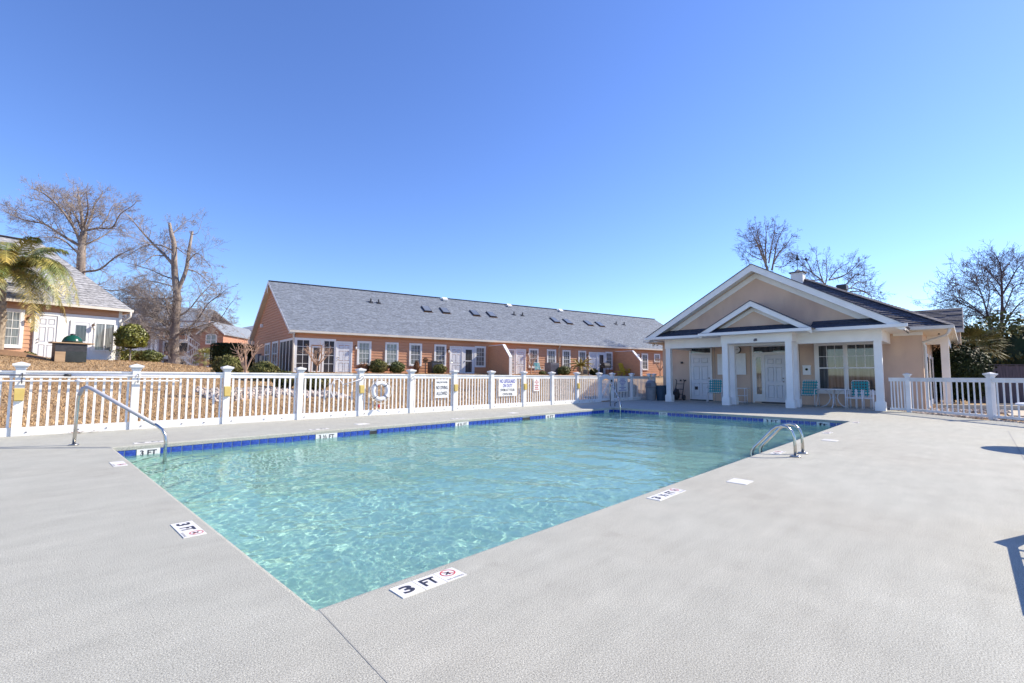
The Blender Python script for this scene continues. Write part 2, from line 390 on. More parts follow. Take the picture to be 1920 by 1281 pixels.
def tiles(L, axis):
    n = NT[axis]
    for i in range(n):
        c = (i + .5) * L / n
        if axis == 'L':
            if any(a < c < b for a, b in WHITE_L + SKIM): continue
            link('pool_tile', tm, basin, loc=(c, PW + .012, -.146))
        elif axis == 'F':
            if any(a < c < b for a, b in WHITE_F): continue
            link('pool_tile', tm, basin, loc=(PL + .012, c, -.146), rot=(0, 0, PI / 2))
tiles(PL, 'L'); tiles(PW, 'F')
mb = MB()
for i in range(96):
    c = (i + .5) * PL / 96; mb.box((c - .0735, -.018, -.219), (c + .0735, -.006, -.073))
for i in range(48):
    c = (i + .5) * PW / 48; mb.box((-.018, c - .0735, -.219), (-.006, c + .0735, -.073))
mb.build('hidden_side_tiles', M['tile'], basin, kind='stuff')
MB().box((-.03, -.03, -.222), (PL + .03, -.019, -.071)).box((-.03, PW + .019, -.222), (PL + .03, PW + .03, -.071)).box((-.03, -.018, -.222), (-.019, PW + .018, -.071)).box((PL + .019, -.018, -.222), (PL + .03, PW + .018, -.071)).build('tile_grout', M['tilew'], basin)
for a, b in SKIM:
    sk = MB().box((a, PW + .004, -.225), (b - .14, PW + .016, -.10)).build('skimmer_mouth', M['dark'], basin)
    MB().box((b - .13, PW + .001, -.222), (b, PW + .016, -.073)).build('skimmer_side_tile', M['tile'], basin)
def walltile(axis, a, b, s):
    mid = (a + b) / 2
    if axis == 'L':
        w = MB().box((a, PW - .002, -.222), (b, PW + .014, -.072)).build('depth_tile', M['tilew'], basin)
        text(s, .085, M['print'], w, (mid, PW - .0045, -.135), (PI / 2, 0, 0), width=(b - a) * .72, bold=.02)
    else:
        w = MB().box((PL - .002, a, -.222), (PL + .014, b, -.072)).build('depth_tile', M['tilew'], basin)
        text(s, .085, M['print'], w, (PL - .0045, mid, -.135), (PI / 2, 0, -PI / 2), width=(b - a) * .72, bold=.02)
for (a, b), s in zip(WHITE_L, ('3 FT', '3 ½ FT', '4 ½ FT', '4 FT', '3 FT')): walltile('L', a, b, s)
for (a, b), s in zip(WHITE_F, ('3 FT', '3 FT', 'ft')): walltile('F', a, b, s)

# water: a real rippled sheet
nx, ny = 620, 312
gx = np.linspace(-.004, PL + .004, nx); gy = np.linspace(-.004, PW + .004, ny); X, Y = np.meshgrid(gx, gy)
rs = np.random.RandomState(5); Z = np.zeros_like(X)
mod = .85 + .15 * np.sin(.55 * X + 1.3 * np.sin(.5 * Y) + .6) * np.sin(.8 * Y + .9 * np.sin(.45 * X))
mod = np.clip(mod - .35 * np.exp(-((X - 2.0) ** 2 / 1.6 + (Y - 2.9) ** 2 / 1.4)), .12, 1)
for k in range(64):
    lam = .085 * (1.9 / .085) ** (rs.rand() ** 1.7); a = rs.rand() * 2 * PI; ph = rs.rand() * 6.28
    amp = .0105 * lam ** 1.05 / (1 + lam * .9)
    wx, wy = X + .10 * np.sin(1.7 * Y + k), Y + .10 * np.sin(1.3 * X + 2 * k)
    Z += amp * np.sin(2 * PI / lam * (math.cos(a) * wx + math.sin(a) * wy) + ph)
Z = Z / 3.9 * mod
idx = np.arange(nx * ny).reshape(ny, nx)
F = np.stack([idx[:-1, :-1].ravel(), idx[:-1, 1:].ravel(), idx[1:, 1:].ravel(), idx[1:, :-1].ravel()], 1)
water = link('pool_water', npmesh('pool_water', np.stack([X.ravel(), Y.ravel(), (WZ + Z).ravel()], 1), F, M['water'], True), kind='structure')
water.cycles.is_caustics_caster = True
basin.cycles.is_caustics_receiver = True
for ch in basin.children: ch.cycles.is_caustics_receiver = True
# ------------------------------------------------------------------ building helpers (facade frame: x to the right, y away, front looks to -y)
def siding(mb, x0, x1, z0, z1, y, h=.19, top=None):
    """lap boards on the plane y, butts proud; top(z) -> (x0,x1) for gables"""
    z = z0
    while z < z1 - .01:
        zb = min(z + h, z1)
        a0, a1 = top(z) if top else (x0, x1); b0, b1 = top(zb) if top else (x0, x1)
        zg = min(z + .022, zb)
        mb.quad((a0, y, z), (a1, y, z), (a1, y, zg), (a0, y, zg)); mb.quad((a0, y, zg), (a1, y, zg), (a1, y - .034, zg), (a0, y - .034, zg))
        mb.quad((a0, y - .034, zg), (a1, y - .034, zg), (b1, y - .014, zb), (b0, y - .014, zb)); mb.quad((b0, y - .014, zb), (b1, y - .014, zb), (b1, y, zb), (b0, y, zb))
        z = zb
def window(par, x0, x1, z0, z1, y, cas=.10, cols=3, rows=2, glass='glassc', yd=.05, sill=True, lower=True):
    """double-hung window: casing, two panes, muntins"""
    b = MB(); f = y - yd
    b.box((x0, f, z0), (x0 + cas, y, z1)).box((x1 - cas, f, z0), (x1, y, z1)).box((x0 + cas, f, z1 - cas), (x1 - cas, y, z1)).box((x0 + cas, f - .015, z0), (x1 - cas, y, z0 + cas))
    w = b.build('window', M['trim'], par)
    xa, xb, za, zb = x0 + cas, x1 - cas, z0 + cas, z1 - cas; zm = (za + zb) / 2; s = .035
    fr = MB()
    for (u0, u1, d) in ((zm - s / 2, zb, .012), (za, zm + s / 2, .022)):
        g = y - yd + d
        fr.box((xa, g, u0), (xa + s, g + .02, u1)).box((xb - s, g, u0), (xb, g + .02, u1)).box((xa + s, g, u1 - s), (xb - s, g + .02, u1)).box((xa + s, g, u0), (xb - s, g + .02, u0 + s))
        mu = MB()
        for i in range(1, cols): xx = xa + s + (xb - xa - 2 * s) * i / cols; mu.box((xx - .009, g + .003, u0 + s), (xx + .009, g + .013, u1 - s))
        for i in range(1, rows): zz = u0 + s + (u1 - u0 - 2 * s) * i / rows; mu.box((xa + s, g + .0035, zz - .009), (xb - s, g + .0125, zz + .009))
        if u0 > za + .1 or lower: mu.build('muntin', M['trim'], w)
        MB().box((xa + s, g + .008, u0 + s), (xb - s, g + .0115, u1 - s)).build('pane', M[glass], w)
    fr.build('sash', M['trim'], w)
    return w
def door(par, x0, x1, z0, z1, y, cas=.09, panels=6, knob='r', yd=.06, name='door', label=None):
    """six-panel entrance door with casing"""
    f = y - yd; xa, xb = x0 + cas, x1 - cas; w = xb - xa; zt2 = z1 - cas; H = zt2 - z0
    cx = [xa, xa + w * .13, xa + w * .455, xa + w * .545, xa + w * .87, xb]
    cz = [z0] + [z0 + H * q for q in (.075, .365, .43, .745, .80, .925)] + [zt2]
    b = MB(); g = f + .018
    for i in (0, 2, 4): b.box((cx[i], g, z0), (cx[i + 1], y, zt2))
    for i in (1, 3):
        for k in (0, 2, 4, 6): b.box((cx[i], g, cz[k]), (cx[i + 1], y, cz[k + 1]))
    d = b.build(name, M['doorw'], par, label=label)
    MB().box((x0, f - .01, z0), (x0 + cas - .006, y, z1)).box((x1 - cas + .006, f - .01, z0), (x1, y, z1)).box((x0 + cas - .006, f - .01, zt2 + .006), (x1 - cas + .006, y, z1)).build('door_frame', M['trim'], d)
    for i in (1, 3):
        for k in (1, 3, 5):
            p = MB().box((cx[i], y - .006, cz[k]), (cx[i + 1], y - .002, cz[k + 1])); mg = .04; e = .02
            a0, a1, c0, c1 = cx[i] + mg, cx[i + 1] - mg, cz[k] + mg, cz[k + 1] - mg
            p.add([(a0 - e, y - .006, c0 - e), (a1 + e, y - .006, c0 - e), (a1 + e, y - .006, c1 + e), (a0 - e, y - .006, c1 + e), (a0, g + .003, c0), (a1, g + .003, c0), (a1, g + .003, c1), (a0, g + .003, c1)], [(4, 5, 6, 7), (0, 1, 5, 4), (1, 2, 6, 5), (2, 3, 7, 6), (3, 0, 4, 7)])
            p.build('door_panel', M['doorw'], d)
    kx = xb - .07 if knob == 'r' else xa + .07
    k = MB()
    for zz in (.93, 1.08): k.tube([(kx, f + .02, z0 + zz), (kx, f - .04, z0 + zz)], [.018, .032], 8)
    k.build('handle', M['steel'], d, smooth=True)
    return d
def storm(par, x0, x1, z0, z1, y, cas=.08):
    """glazed door: white frame, two dark panes"""
    f = y - .05; xa, xb = x0 + cas, x1 - cas; w = xb - xa; zt_ = z1 - cas
    b = MB().box((x0, f, z0), (x0 + cas, y, z1)).box((x1 - cas, f, z0), (x1, y, z1)).box((x0 + cas, f, zt_), (x1 - cas, y, z1))
    st = w * .17
    b.box((xa, f + .012, z0), (xa + st, y, zt_)).box((xb - st, f + .012, z0), (xb, y, zt_)).box((xa + st, f + .012, zt_ - .14), (xb - st, y, zt_)).box((xa + st, f + .012, z0), (xb - st, y, z0 + .22))
    zm = z0 + (zt_ - z0) * .52
    b.box((xa + st, f + .012, zm - .03), (xb - st, y, zm + .03))
    d = b.build('glazed_door', M['doorw'], par)
    MB().box((xa + st, f + .03, zm + .03), (xb - st, f + .034, zt_ - .14)).build('pane', M['glass'], d)
    MB().box((xa + st, f + .03, z0 + .22), (xb - st, f + .034, zm - .03)).build('pane', M['glass'], d)
    MB().box((xa + .03, f - .04, z0 + .95), (xa + .06, f + .012, z0 + 1.05)).build('handle', M['steel'], d)
    return d
def shingles(mb, p0, p1, q0, q1, step=.145, lift=.016, tab=None, seed=1):
    """courses on the slope with eave p0->p1 and ridge q0->q1; every course butt stands proud; tab splits a course into pieces"""
    p0, p1, q0, q1 = map(Vector, (p0, p1, q0, q1)); H = max((q0 - p0).length, .01)
    n = (p1 - p0).cross((q0 + q1) / 2 - (p0 + p1) / 2).normalized()
    if n.z < 0: n = -n
    ax = (p1 - p0).normalized(); up = n.cross(ax)
    if up.z < 0: up = -up
    H = (q0 - p0).dot(up); k = max(1, int(H / step)); rn = random.Random(seed)
    for i in range(k):
        t0, t1 = i / k, (i + 1) / k
        a, b = p0.lerp(q0, t0), p1.lerp(q1, t0); c, d = p1.lerp(q1, t1), p0.lerp(q0, t1)
        L = (b - a).length; nt = max(1, int(L / tab)) if tab else 1
        cuts = [0] + sorted((j + rn.uniform(-.3, .3)) / nt for j in range(1, nt)) + [1]
        for s0, s1 in zip(cuts, cuts[1:]):
            lf = lift * rn.uniform(.6, 1.5)
            A, B, Cc, Dd = a.lerp(b, s0) + n * lf, a.lerp(b, s1) + n * lf, d.lerp(c, s1) + n * .001, d.lerp(c, s0) + n * .001
            mb.quad(A, B, Cc, Dd); mb.quad(A - n * lf, B - n * lf, B, A)
def lantern(par, x, z, y):
    MB().box((x - .05, y - .03, z - .05), (x + .05, y, z + .1)).tube([(x, y - .03, z + .06), (x, y - .14, z + .10), (x, y - .16, z + .02)], .012, 6).lathe([(.02, 0), (.075, -.02), (.03, -.05)], (x, y - .16, z + .03), 8).build('wall_lamp', M['copper'], par)
    MB().lathe([(.03, -.20), (.055, -.16), (.062, -.03), (.05, -.005)], (x, y - .16, z + .0), 8).build('lamp_shade', M['lampglass'], par, smooth=True)

# ------------------------------------------------------------------ clubhouse (facade frame: x = 9.43 - Y, y = X - 22.9)
club = thing('clubhouse', 'tan stucco pool clubhouse with white columned porch and double front gable', 'building', (22.9, 9.43, 0), -PI / 2)
def CB(): return MB(lambda a, b, c: (9.43 - b, a - 22.9, c))      # geometry given in world X,Y,Z
# walls
wb = CB(); wb.box((22.9, -1.17, -.1), (23.1, 9.43, 3.05)).box((23.1, -1.17, -.1), (39.5, -.97, 3.05)).box((23.1, 9.23, -.1), (39.5, 9.43, 3.05)).box((39.3, -.97, -.1), (39.5, 9.23, 3.05))
wb.build('wall', M['stucco'], club)
for y in (9.0, 6.68, 5.02, 2.98): CB().box((22.893, y - .008, 0), (22.9, y + .008, 2.95)).build('stucco_joint', M['groove'], club)
PITCHS = .585
# main hip roof
E0, E1, R0, R1, U0, U1 = -2.0, 10.05, 6.62, 0, 22.2, 40.2
yc = (E0 + E1) / 2; ur = U0 + (E1 - E0) / 2; zr = 3.1 + PITCHS * (E1 - E0) / 2
rb = CB()
shingles(rb, (U0, E0, 3.1), (U0, E1, 3.1), (ur, yc, zr), (ur, yc, zr), step=.17, lift=.03, tab=.45, seed=2)
shingles(rb, (U0, E0, 3.1), (U1, E0, 3.1), (ur, yc, zr), (U1 - (ur - U0), yc, zr), tab=1.2, seed=3)
shingles(rb, (U0, E1, 3.1), (U1, E1, 3.1), (ur, yc, zr), (U1 - (ur - U0), yc, zr), tab=2, seed=4)
shingles(rb, (U1, E0, 3.1), (U1, E1, 3.1), (U1 - (ur - U0), yc, zr), (U1 - (ur - U0), yc, zr), tab=2, seed=5)
rb.quad((U0, E0, 3.06), (U1, E0, 3.06), (U1, E1, 3.06), (U0, E1, 3.06))
roof = rb.build('roof', M['dshingle'], club, kind='stuff')
hc = CB()
for (p, q) in (((U0, E0, 3.12), (ur, yc, zr + .02)), ((U0, E1, 3.12), (ur, yc, zr + .02))):
    p, q = Vector(p), Vector(q); n = int((q - p).length / .2)
    for i in range(n):
        a = p.lerp(q, i / n); b = p.lerp(q, (i + 1.15) / n); hc.bar(a + Vector((0, 0, .035)), b + Vector((0, 0, .012)), .26, .018)
hc.build('hip_cap', M['dshingle'], roof, kind='stuff')
CB().box((26.9, 1.75, 5.56), (27.6, 2.15, 5.80)).build('roof_vent', M['dark'], roof)
# soffit, gutter, frieze of the main body
CB().box((U0 + .02, E0 + .02, 2.97), (22.9, E1 - .02, 3.0)).box((22.9, E0 + .02, 2.97), (39, -1.17, 3.0)).box((22.9, 9.43, 2.97), (39, E1 - .02, 3.0)).build('soffit', M['soffit'], club)
CB().box((U0 - .10, E0 - .1, 2.99), (U0 + .02, -.85, 3.11)).box((U0 + .02, E0 - .1, 2.99), (39, E0 + .02, 3.11)).build('gutter', M['gutter'], club)
CB().box((U0 - .10, 8.75, 2.99), (U0 + .02, E1 + .1, 3.11)).build('gutter', M['gutter'], club)
CB().box((22.87, -1.2, 2.84), (22.9, -.3, 2.97)).build('frieze_board', M['trim'], club)
ds = CB(); ds.tube([(U0 - .02, E0 + .02, 3.0), (U0 + .0, E0 + .05, 2.86), (U0 + .12, E0 + .12, 2.76), (22.78, -1.2, 2.55), (22.85, -1.24, 2.42), (22.85, -1.24, .1), (22.72, -1.26, .03)], .05, 8); ds.build('downspout', M['gutter'], club, smooth=True)
# gable porch roof
YA, ZA, HW, ZE, UF = 3.92, 5.86, 4.80, 3.04, 19.8
sl_ = (ZA - ZE) / HW
gb = CB()
for s in (-1, 1):
    shingles(gb, (UF, YA + s * HW, ZE), (26.9, YA + s * HW, ZE), (UF, YA, ZA), (26.9, YA, ZA), tab=1.0, seed=6 + s)
gb.prism([(UF + .02, YA - HW, ZE - .02), (UF + .02, YA, ZA - .02), (UF + .02, YA + HW, ZE - .02), (UF + .02, YA + HW - .1, ZE - .12), (UF + .02, YA, ZA - .12), (UF + .02, YA - HW + .1, ZE - .12)], (5.5, 0, 0))
gb.build('porch_roof', M['dshingle'], club, kind='stuff')
def rake(u0, u1, d0, d1, ya, za, hw, ze, mat, name):
    b = CB(); sl = (za - ze) / hw; top = za - d0; bot = za - d1
    for s in (-1, 1):
        yo = ya + s * hw * 1.0
        yi0 = ya + s * (hw - d0 / sl * 0)  # outer foot follows the eave
        foot = ze - d0
        b.prism([(u0, ya, top), (u0, ya + s * hw, ze - d0), (u0, ya + s * hw, max(ze - d1, ze - .20)), (u0, ya + s * (hw - max(0, (d1 - .20)) / sl), ze - .20), (u0, ya, bot)], (u1 - u0, 0, 0))
    return b.build(name, mat, club)
rake(UF - .03, UF + .04, -.005, .27, YA, ZA, HW + .02, ZE, M['trim'], 'rake_board')
CB().prism([(UF - .06, YA - HW - .05, ZE - .0), (UF - .06, YA, ZA + .04), (UF - .06, YA + HW + .05, ZE), (UF - .06, YA + HW + .05, ZE - .035), (UF - .06, YA, ZA + .005), (UF - .06, YA - HW - .05, ZE - .035)], (.4, 0, 0)).build('drip_edge', M['dshingle'], club)
# frieze under the rake on the gable wall
fb = CB()
for s in (-1, 1):
    fb.prism([(20.32, YA, ZA - .27), (20.32, YA + s * (HW - .45), ZE + .02 - .0), (20.32, YA + s * (HW - .85), ZE + .02), (20.32, YA, ZA - .50)], (.03, 0, 0))
fb.build('frieze_board', M['trim'], club)
st = CB()
for s in (-1, 1): st.prism([(UF + .04, YA, ZA - .16), (UF + .04, YA + s * HW, ZE - .16), (UF + .04, YA + s * HW, ZE - .2), (UF + .04, YA, ZA - .2)], (.55, 0, 0))
st.build('rake_soffit', M['trim'], club)
CB().prism([(20.352, YA - HW + .3, ZE - .02), (20.352, YA, ZA - .14), (20.352, YA + HW - .3, ZE - .02)], (.2, 0, 0)).build('gable_wall', M['stucco'], club)
# pent roof skirts
pb = CB()
for a, b in ((YA - HW + .06, 1.9), (5.85, YA + HW - .06)):
    shingles(pb, (19.78, a, 3.05), (19.78, b, 3.05), (20.35, a + (.45 if a < 0 else 0), 3.37), (20.35, b - (.45 if b > 8 else 0), 3.37), tab=.4, seed=9)
shingles(pb, (19.22, 1.82, 3.03), (19.22, 5.86, 3.03), (19.66, 2.1, 3.27), (19.66, 5.6, 3.27), tab=.4, seed=10)
pb.build('pent_roof', M['pshingle'], club, kind='stuff')
# gutters of porch
for a, b in (((19.70, -.98, 2.93), (19.80, 1.95, 3.045)), ((19.70, 5.80, 2.93), (19.80, 8.78, 3.045)), ((19.12, 1.74, 2.92), (19.24, 5.95, 3.035))): CB().box(a, b).build('porch_gutter', M['trim'], club)
# portico
PYA, PZA, PHW, PZE, PU = 3.84, 4.26, 2.10, 3.04, 19.25
pr = CB()
for s in (-1, 1): shingles(pr, (PU, PYA + s * PHW, PZE), (20.6, PYA + s * PHW, PZE), (PU, PYA, PZA), (20.6, PYA, PZA), tab=.6, seed=12 + s)
pr.prism([(PU - .03, PYA - PHW - .04, PZE), (PU - .03, PYA, PZA + .03), (PU - .03, PYA + PHW + .04, PZE), (PU - .03, PYA + PHW + .04, PZE - .03), (PU - .03, PYA, PZA), (PU - .03, PYA - PHW - .04, PZE - .03)], (1.1, 0, 0))
pr.build('portico_roof', M['dshingle'], club, kind='stuff')
rake(PU - .0, PU + .06, .0, .22, PYA, PZA, PHW, PZE, M['trim'], 'portico_rake_board')
fb = CB(); psl = (PZA - PZE) / PHW
for s in (-1, 1): fb.prism([(19.63, PYA, PZA - .20), (19.63, PYA + s * (PHW - .36), PZE + .01), (19.63, PYA + s * (PHW - .62), PZE + .01), (19.63, PYA, PZA - .38)], (.03, 0, 0))
fb.build('portico_frieze', M['trim'], club)
CB().prism([(19.662, PYA - PHW + .2, PZE - .02), (19.662, PYA, PZA - .1), (19.662, PYA + PHW - .2, PZE - .02)], (.15, 0, 0)).build('portico_gable', M['stucco'], club)
# beams, ceiling
CB().box((19.6, 2.48, 2.585), (19.87, 5.16, 2.94)).box((19.87, 2.48, 2.60), (20.4, 2.75, 2.94)).box((19.87, 4.89, 2.60), (20.4, 5.16, 2.94)).build('portico_beam', M['trim'], club)
CB().box((20.4, -.21, 2.52), (20.66, 8.09, 2.94)).box((20.66, -.21, 2.53), (22.9, .05, 2.94)).box((20.66, 7.83, 2.53), (22.9, 8.09, 2.94)).build('porch_beam', M['trim'], club)
CB().box((19.8, -.85, 2.94), (22.9, 8.7, 2.965)).box((19.24, 1.8, 2.945), (19.8, 5.9, 2.965)).build('porch_ceiling', M['trim'], club)
def column(u, y, w=.225, zt_=2.6, bw=.31, bh=.33):
    h = w / 2
    c = CB().box((u - h, y - h, bh), (u + h, y + h, zt_)).build('column', M['trim'], club)
    CB().box((u - bw / 2, y - bw / 2, 0), (u + bw / 2, y + bw / 2, bh - .02)).box((u - bw / 2 + .02, y - bw / 2 + .02, bh - .02), (u + bw / 2 - .02, y + bw / 2 - .02, bh)).build('column_base', M['trim'], c)
column(20.53, 7.94, zt_=2.52); column(20.53, -.06, zt_=2.52); column(19.735, 5.02, zt_=2.585); column(19.735, 2.62, zt_=2.585); column(20.53, 5.02, zt_=2.52); column(20.53, 2.62, zt_=2.52)
for u, y in ((26.0, -1.72), (31.0, -1.72)): column(u, y, .26, 2.62, .30, .1)
CB().box((25.87, -1.85, 2.62), (32, -1.59, 2.97)).box((25.87, -1.59, 2.63), (26.13, -1.17, 2.97)).build('side_beam', M['trim'], club)
# side wall openings
for u0, u1 in ((24.3, 25.3), (26.6, 27.6), (29, 30)):
    CB().box((u0, -1.21, .05), (u1, -1.17, 2.2)).build('side_door', M['doorw'], club)
    CB().box((u0 + .12, -1.225, .3), (u1 - .12, -1.212, 2.05)).build('side_glass', M['glass'], club)
# porch doors and windows in the facade frame (x = 9.43 - Y)
def clubdoor(x0, x1, ztop, zdoor):
    d = door(club, x0, x1, .045, zdoor, 0, cas=.07, knob='r')
    MB().box((x0, -.055, zdoor), (x0 + .07, 0, ztop)).box((x1 - .07, -.055, zdoor), (x1, 0, ztop)).box((x0 + .07, -.055, ztop - .07), (x1 - .07, 0, ztop)).build('transom_frame', M['trim'], d)
    MB().box((x0 + .07, -.02, zdoor), (x1 - .07, -.015, ztop - .07)).build('transom_pane', M['glass'], d)
    MB().box((x0 + .05, -.16, .004), (x1, 0, .044)).build('threshold', M['dark'], d)
clubdoor(1.485, 2.625, 2.70, 2.40)
door(club, 4.98, 5.93, .06, 2.27, 0, cas=.06, knob='r')
ef = MB().box((4.49, -.055, 0), (4.56, 0, 2.67)).box((5.93, -.055, 0), (6.0, 0, 2.67)).box((4.56, -.055, 2.60), (5.93, 0, 2.67)).box((4.56, -.055, 2.27), (5.93, 0, 2.34)).box((4.56, -.03, .06), (4.98, 0, .40)).box((4.56, -.03, 2.12), (4.98, 0, 2.27)).box((4.56, -.03, .40), (4.66, 0, 2.12)).box((4.88, -.03, .40), (4.98, 0, 2.12)).build('entry_surround', M['trim'], club)
MB().box((4.56, -.02, 2.34), (5.93, -.015, 2.60)).build('transom_pane', M['glass'], ef)
MB().box((4.66, -.02, .40), (4.88, -.015, 2.12)).build('sidelight_pane', M['glass'], ef)
MB().box((4.9, -.2, .004), (5.95, 0, .055)).build('threshold', M['dark'], ef)
W1 = MB().box((7.02, -.05, .50), (7.14, 0, 2.74)).box((9.14, -.05, .50), (9.26, 0, 2.74)).box((7.14, -.05, 2.60), (9.14, 0, 2.74)).box((7.14, -.08, .50), (9.14, 0, .62)).box((8.11, -.05, .62), (8.17, 0, 2.60)).build('window', M['trim'], club)
for xa, xb in ((7.14, 8.11), (8.17, 9.14)):
    zm = 1.60; s = .05
    fr = MB()
    for u0, u1, d in ((zm - .03, 2.60, 0.), (.62, zm + .03, .012)):
        g = -.035 + d
        fr.box((xa, g, u0), (xa + s, g + .02, u1)).box((xb - s, g, u0), (xb, g + .02, u1)).box((xa + s, g, u1 - s), (xb - s, g + .02, u1)).box((xa + s, g, u0), (xb - s, g + .02, u0 + s))
        mu = MB()
        for i in (1, 2): xx = xa + s + (xb - xa - 2 * s) * i / 3; mu.box((xx - .01, g + .004, u0 + s), (xx + .01, g + .012, u1 - s))
        zz = (u0 + u1) / 2; mu.box((xa + s, g + .0045, zz - .01), (xb - s, g + .0115, zz + .01))
        if u0 > 1: mu.build('muntin', M['trim'], W1)
        MB().box((xa + s, g + .008, u0 + s), (xb - s, g + .011, u1 - s)).build('pane', M['glass'], W1)
    fr.build('sash', M['trim'], W1)
# cupola
cz, cu, cy = 6.1, 27.7, 3.98
cp = CB().box((cu - .28, cy - .28, 5.9), (cu + .28, cy + .28, 6.78)).build('cupola', M['trim'], club)
lv = CB()
for i in range(5): lv.box((cu - .30, cy - .22, 6.32 + .09 * i), (cu - .28, cy + .22, 6.36 + .09 * i))
lv.build('louver', M['trim'], cp, kind='stuff')
CB().prism([(cu - .36, cy - .36, 6.78), (cu + .36, cy - .36, 6.78), (cu + .36, cy + .36, 6.78), (cu - .36, cy + .36, 6.78)], (0, 0, .05)).lathe([(.40, 6.83), (.16, 6.90), (.03, 7.0)], (cu, cy, 0), 4).build('cupola_roof', M['dshingle'], cp)
wv = CB().tube([(cu, cy, 6.95), (cu, cy, 7.72)], .014, 6)
wv.tube([(cu, cy - .22, 7.2), (cu, cy + .22, 7.2)], .010, 5).tube([(cu - .22, cy, 7.2), (cu + .22, cy, 7.2)], .010, 5).tube([(cu, cy - .36, 7.5), (cu, cy + .30, 7.5)], .012, 5)
for yy in (-.22, .22): wv.box((cu - .01, cy + yy - .035, 7.165), (cu + .01, cy + yy + .035, 7.235))
wv.prism([(cu - .008, cy - .30, 7.5), (cu - .008, cy - .42, 7.6), (cu - .008, cy - .47, 7.5), (cu - .008, cy - .42, 7.4)], (.016, 0, 0))
wv.prism([(cu - .008, cy + .30, 7.44), (cu - .008, cy + .30, 7.56), (cu - .008, cy + .42, 7.5)], (.016, 0, 0))
wv.prism([(cu - .008, cy - .12, 7.5), (cu - .008, cy + .1, 7.5), (cu - .008, cy + .06, 7.66), (cu - .008, cy - .0, 7.88), (cu - .008, cy - .05, 7.66)], (.016, 0, 0))
wv.build('weathervane', M['dark'], cp)
# rear wing
wr = CB()
shingles(wr, (30.8, -2.32, 3.6), (30.8, 4, 3.6), (33.0, -2.32, 4.90), (33.0, 4, 4.90), step=.17, lift=.03, tab=.7, seed=21)
shingles(wr, (35.2, -2.32, 3.6), (35.2, 4, 3.6), (33.0, -2.32, 4.90), (33.0, 4, 4.90), tab=1, seed=22)
wr.build('rear_wing_roof', M['dshingle'], club, kind='stuff')
CB().box((31.2, -2.2, 2.9), (34.8, 3.9, 3.58)).build('rear_wing_wall', M['stucco'], club)
CB().box((30.68, -2.34, 3.45), (30.80, 4, 3.60)).prism([(30.75, -2.34, 3.42), (33, -2.34, 4.76), (35.2, -2.34, 3.42), (35.2, -2.34, 3.58), (33, -2.34, 4.88), (30.75, -2.34, 3.58)], (0, .03, 0)).build('rear_wing_trim', M['gutter'], club)
# fittings on the porch wall
tag(MB(lambda a, b, c: (a, b, c)).box((22.82, 5.21, 1.30), (22.868, 6.53, 2.32)).box((22.868, 5.25, 1.34), (22.9, 6.49, 2.28)).build('notice_board', M['signw']), 'large blank white notice board on the porch wall between the two doors', 'notice board')
ck = thing('wall_clock', 'round dark rimmed wall clock above the white notice board', 'clock', (22.88, 5.62, 2.50))
def rotx(mb): return mb
r = MB(lambda a, b, c: (-c, a, b)); r.lathe([(.20, 0), (.20, .05), (.165, .055), (.165, .02)], n=24); r.build('rim', M['dark'], ck, smooth=False)
r = MB(lambda a, b, c: (-c, a, b)); r.lathe([(.165, .018), (.164, .03)], n=24); r.build('clock_face', M['signw'], ck)
hd = MB().bar((-.034, 0, 0), (-.034, .06, .09), .012, .004, (1, 0, 0)).bar((-.034, 0, 0), (-.034, -.09, .03), .01, .004, (1, 0, 0)); hd.build('clock_hand', M['dark'], ck)
wbx = thing('wall_box', 'small white call box with dark dial on the wall beside the double window', 'call box', (22.9, 2.70, 1.30))
MB().box((-.12, -.15, 0), (-.001, .15, .40)).box((-.135, -.16, .37), (-.0, .16, .42)).build('case', M['signw'], wbx)
r = MB(lambda a, b, c: (-.121 - c, a, b + .24)); r.lathe([(.055, 0), (.05, .015)], n=14); r.build('dial', M['leafd'], wbx)
fl = thing('floodlight', 'twin white floodlight under the left eave corner of the clubhouse', 'floodlight', (22.55, 9.63, 2.97))
MB().lathe([(.06, 0), (.06, -.03)]).build('base', M['trim'], fl)
for s in (-1, 1): MB().tube([(0, s * .02, -.03), (-.02, s * .09, -.07), (-.10, s * .13, -.11)], [.012, .03, .06], 10).build('lamp_head', M['trim'], fl, smooth=True)
sl2 = thing('security_light', 'small lamp on the beam over the portico between two columns', 'lamp', (19.6, 3.78, 2.70))
MB().box((-.02, -.05, -.05), (0, .05, .05)).tube([(-.02, 0, 0), (-.10, .02, -.03)], [.03, .045], 8).build('lamp_head', M['acgrey'], sl2)
dc = thing('door_closer_light', 'dark lamp bracket on the porch wall left of the left door', 'wall lamp', (22.9, 8.35, 2.62))
MB().box((-.03, -.04, -.05), (0, .04, .08)).box((-.28, -.03, -.05), (-.03, .03, -.02)).build('bracket', M['dark'], dc)
gl = thing('globe_lamp', 'white globe lamp hanging under the right eave of the clubhouse', 'lamp', (24.2, -1.62, 2.97))
MB().tube([(0, 0, 0), (0, 0, -.06)], .03, 8).build('stem', M['dark'], gl); MB().blob((0, 0, -.13), (.075, .075, .085), 1, 0, 12, 8).build('globe', M['lampglass'], gl, smooth=True)
for k, (y, z, s, lb) in enumerate(((8.36, 1.92, .05, 'upper small dark hose hook on the porch wall behind the first column'), (8.45, 1.0, .035, 'lower left dark wall tap behind the first column'), (8.2, 1.0, .035, 'lower right dark wall tap behind the first column'), (7.62, .62, .08, 'dark covered wall socket low beside the left door'))):
    tag(MB().box((22.82 if k == 0 else 22.86, y - s, z - s), (22.9, y + s, z + s)).tube([(22.87, y, z), (22.80, y, z - s)], .02, 6).build('wall_fitting', M['dark']), lb, 'wall fitting')
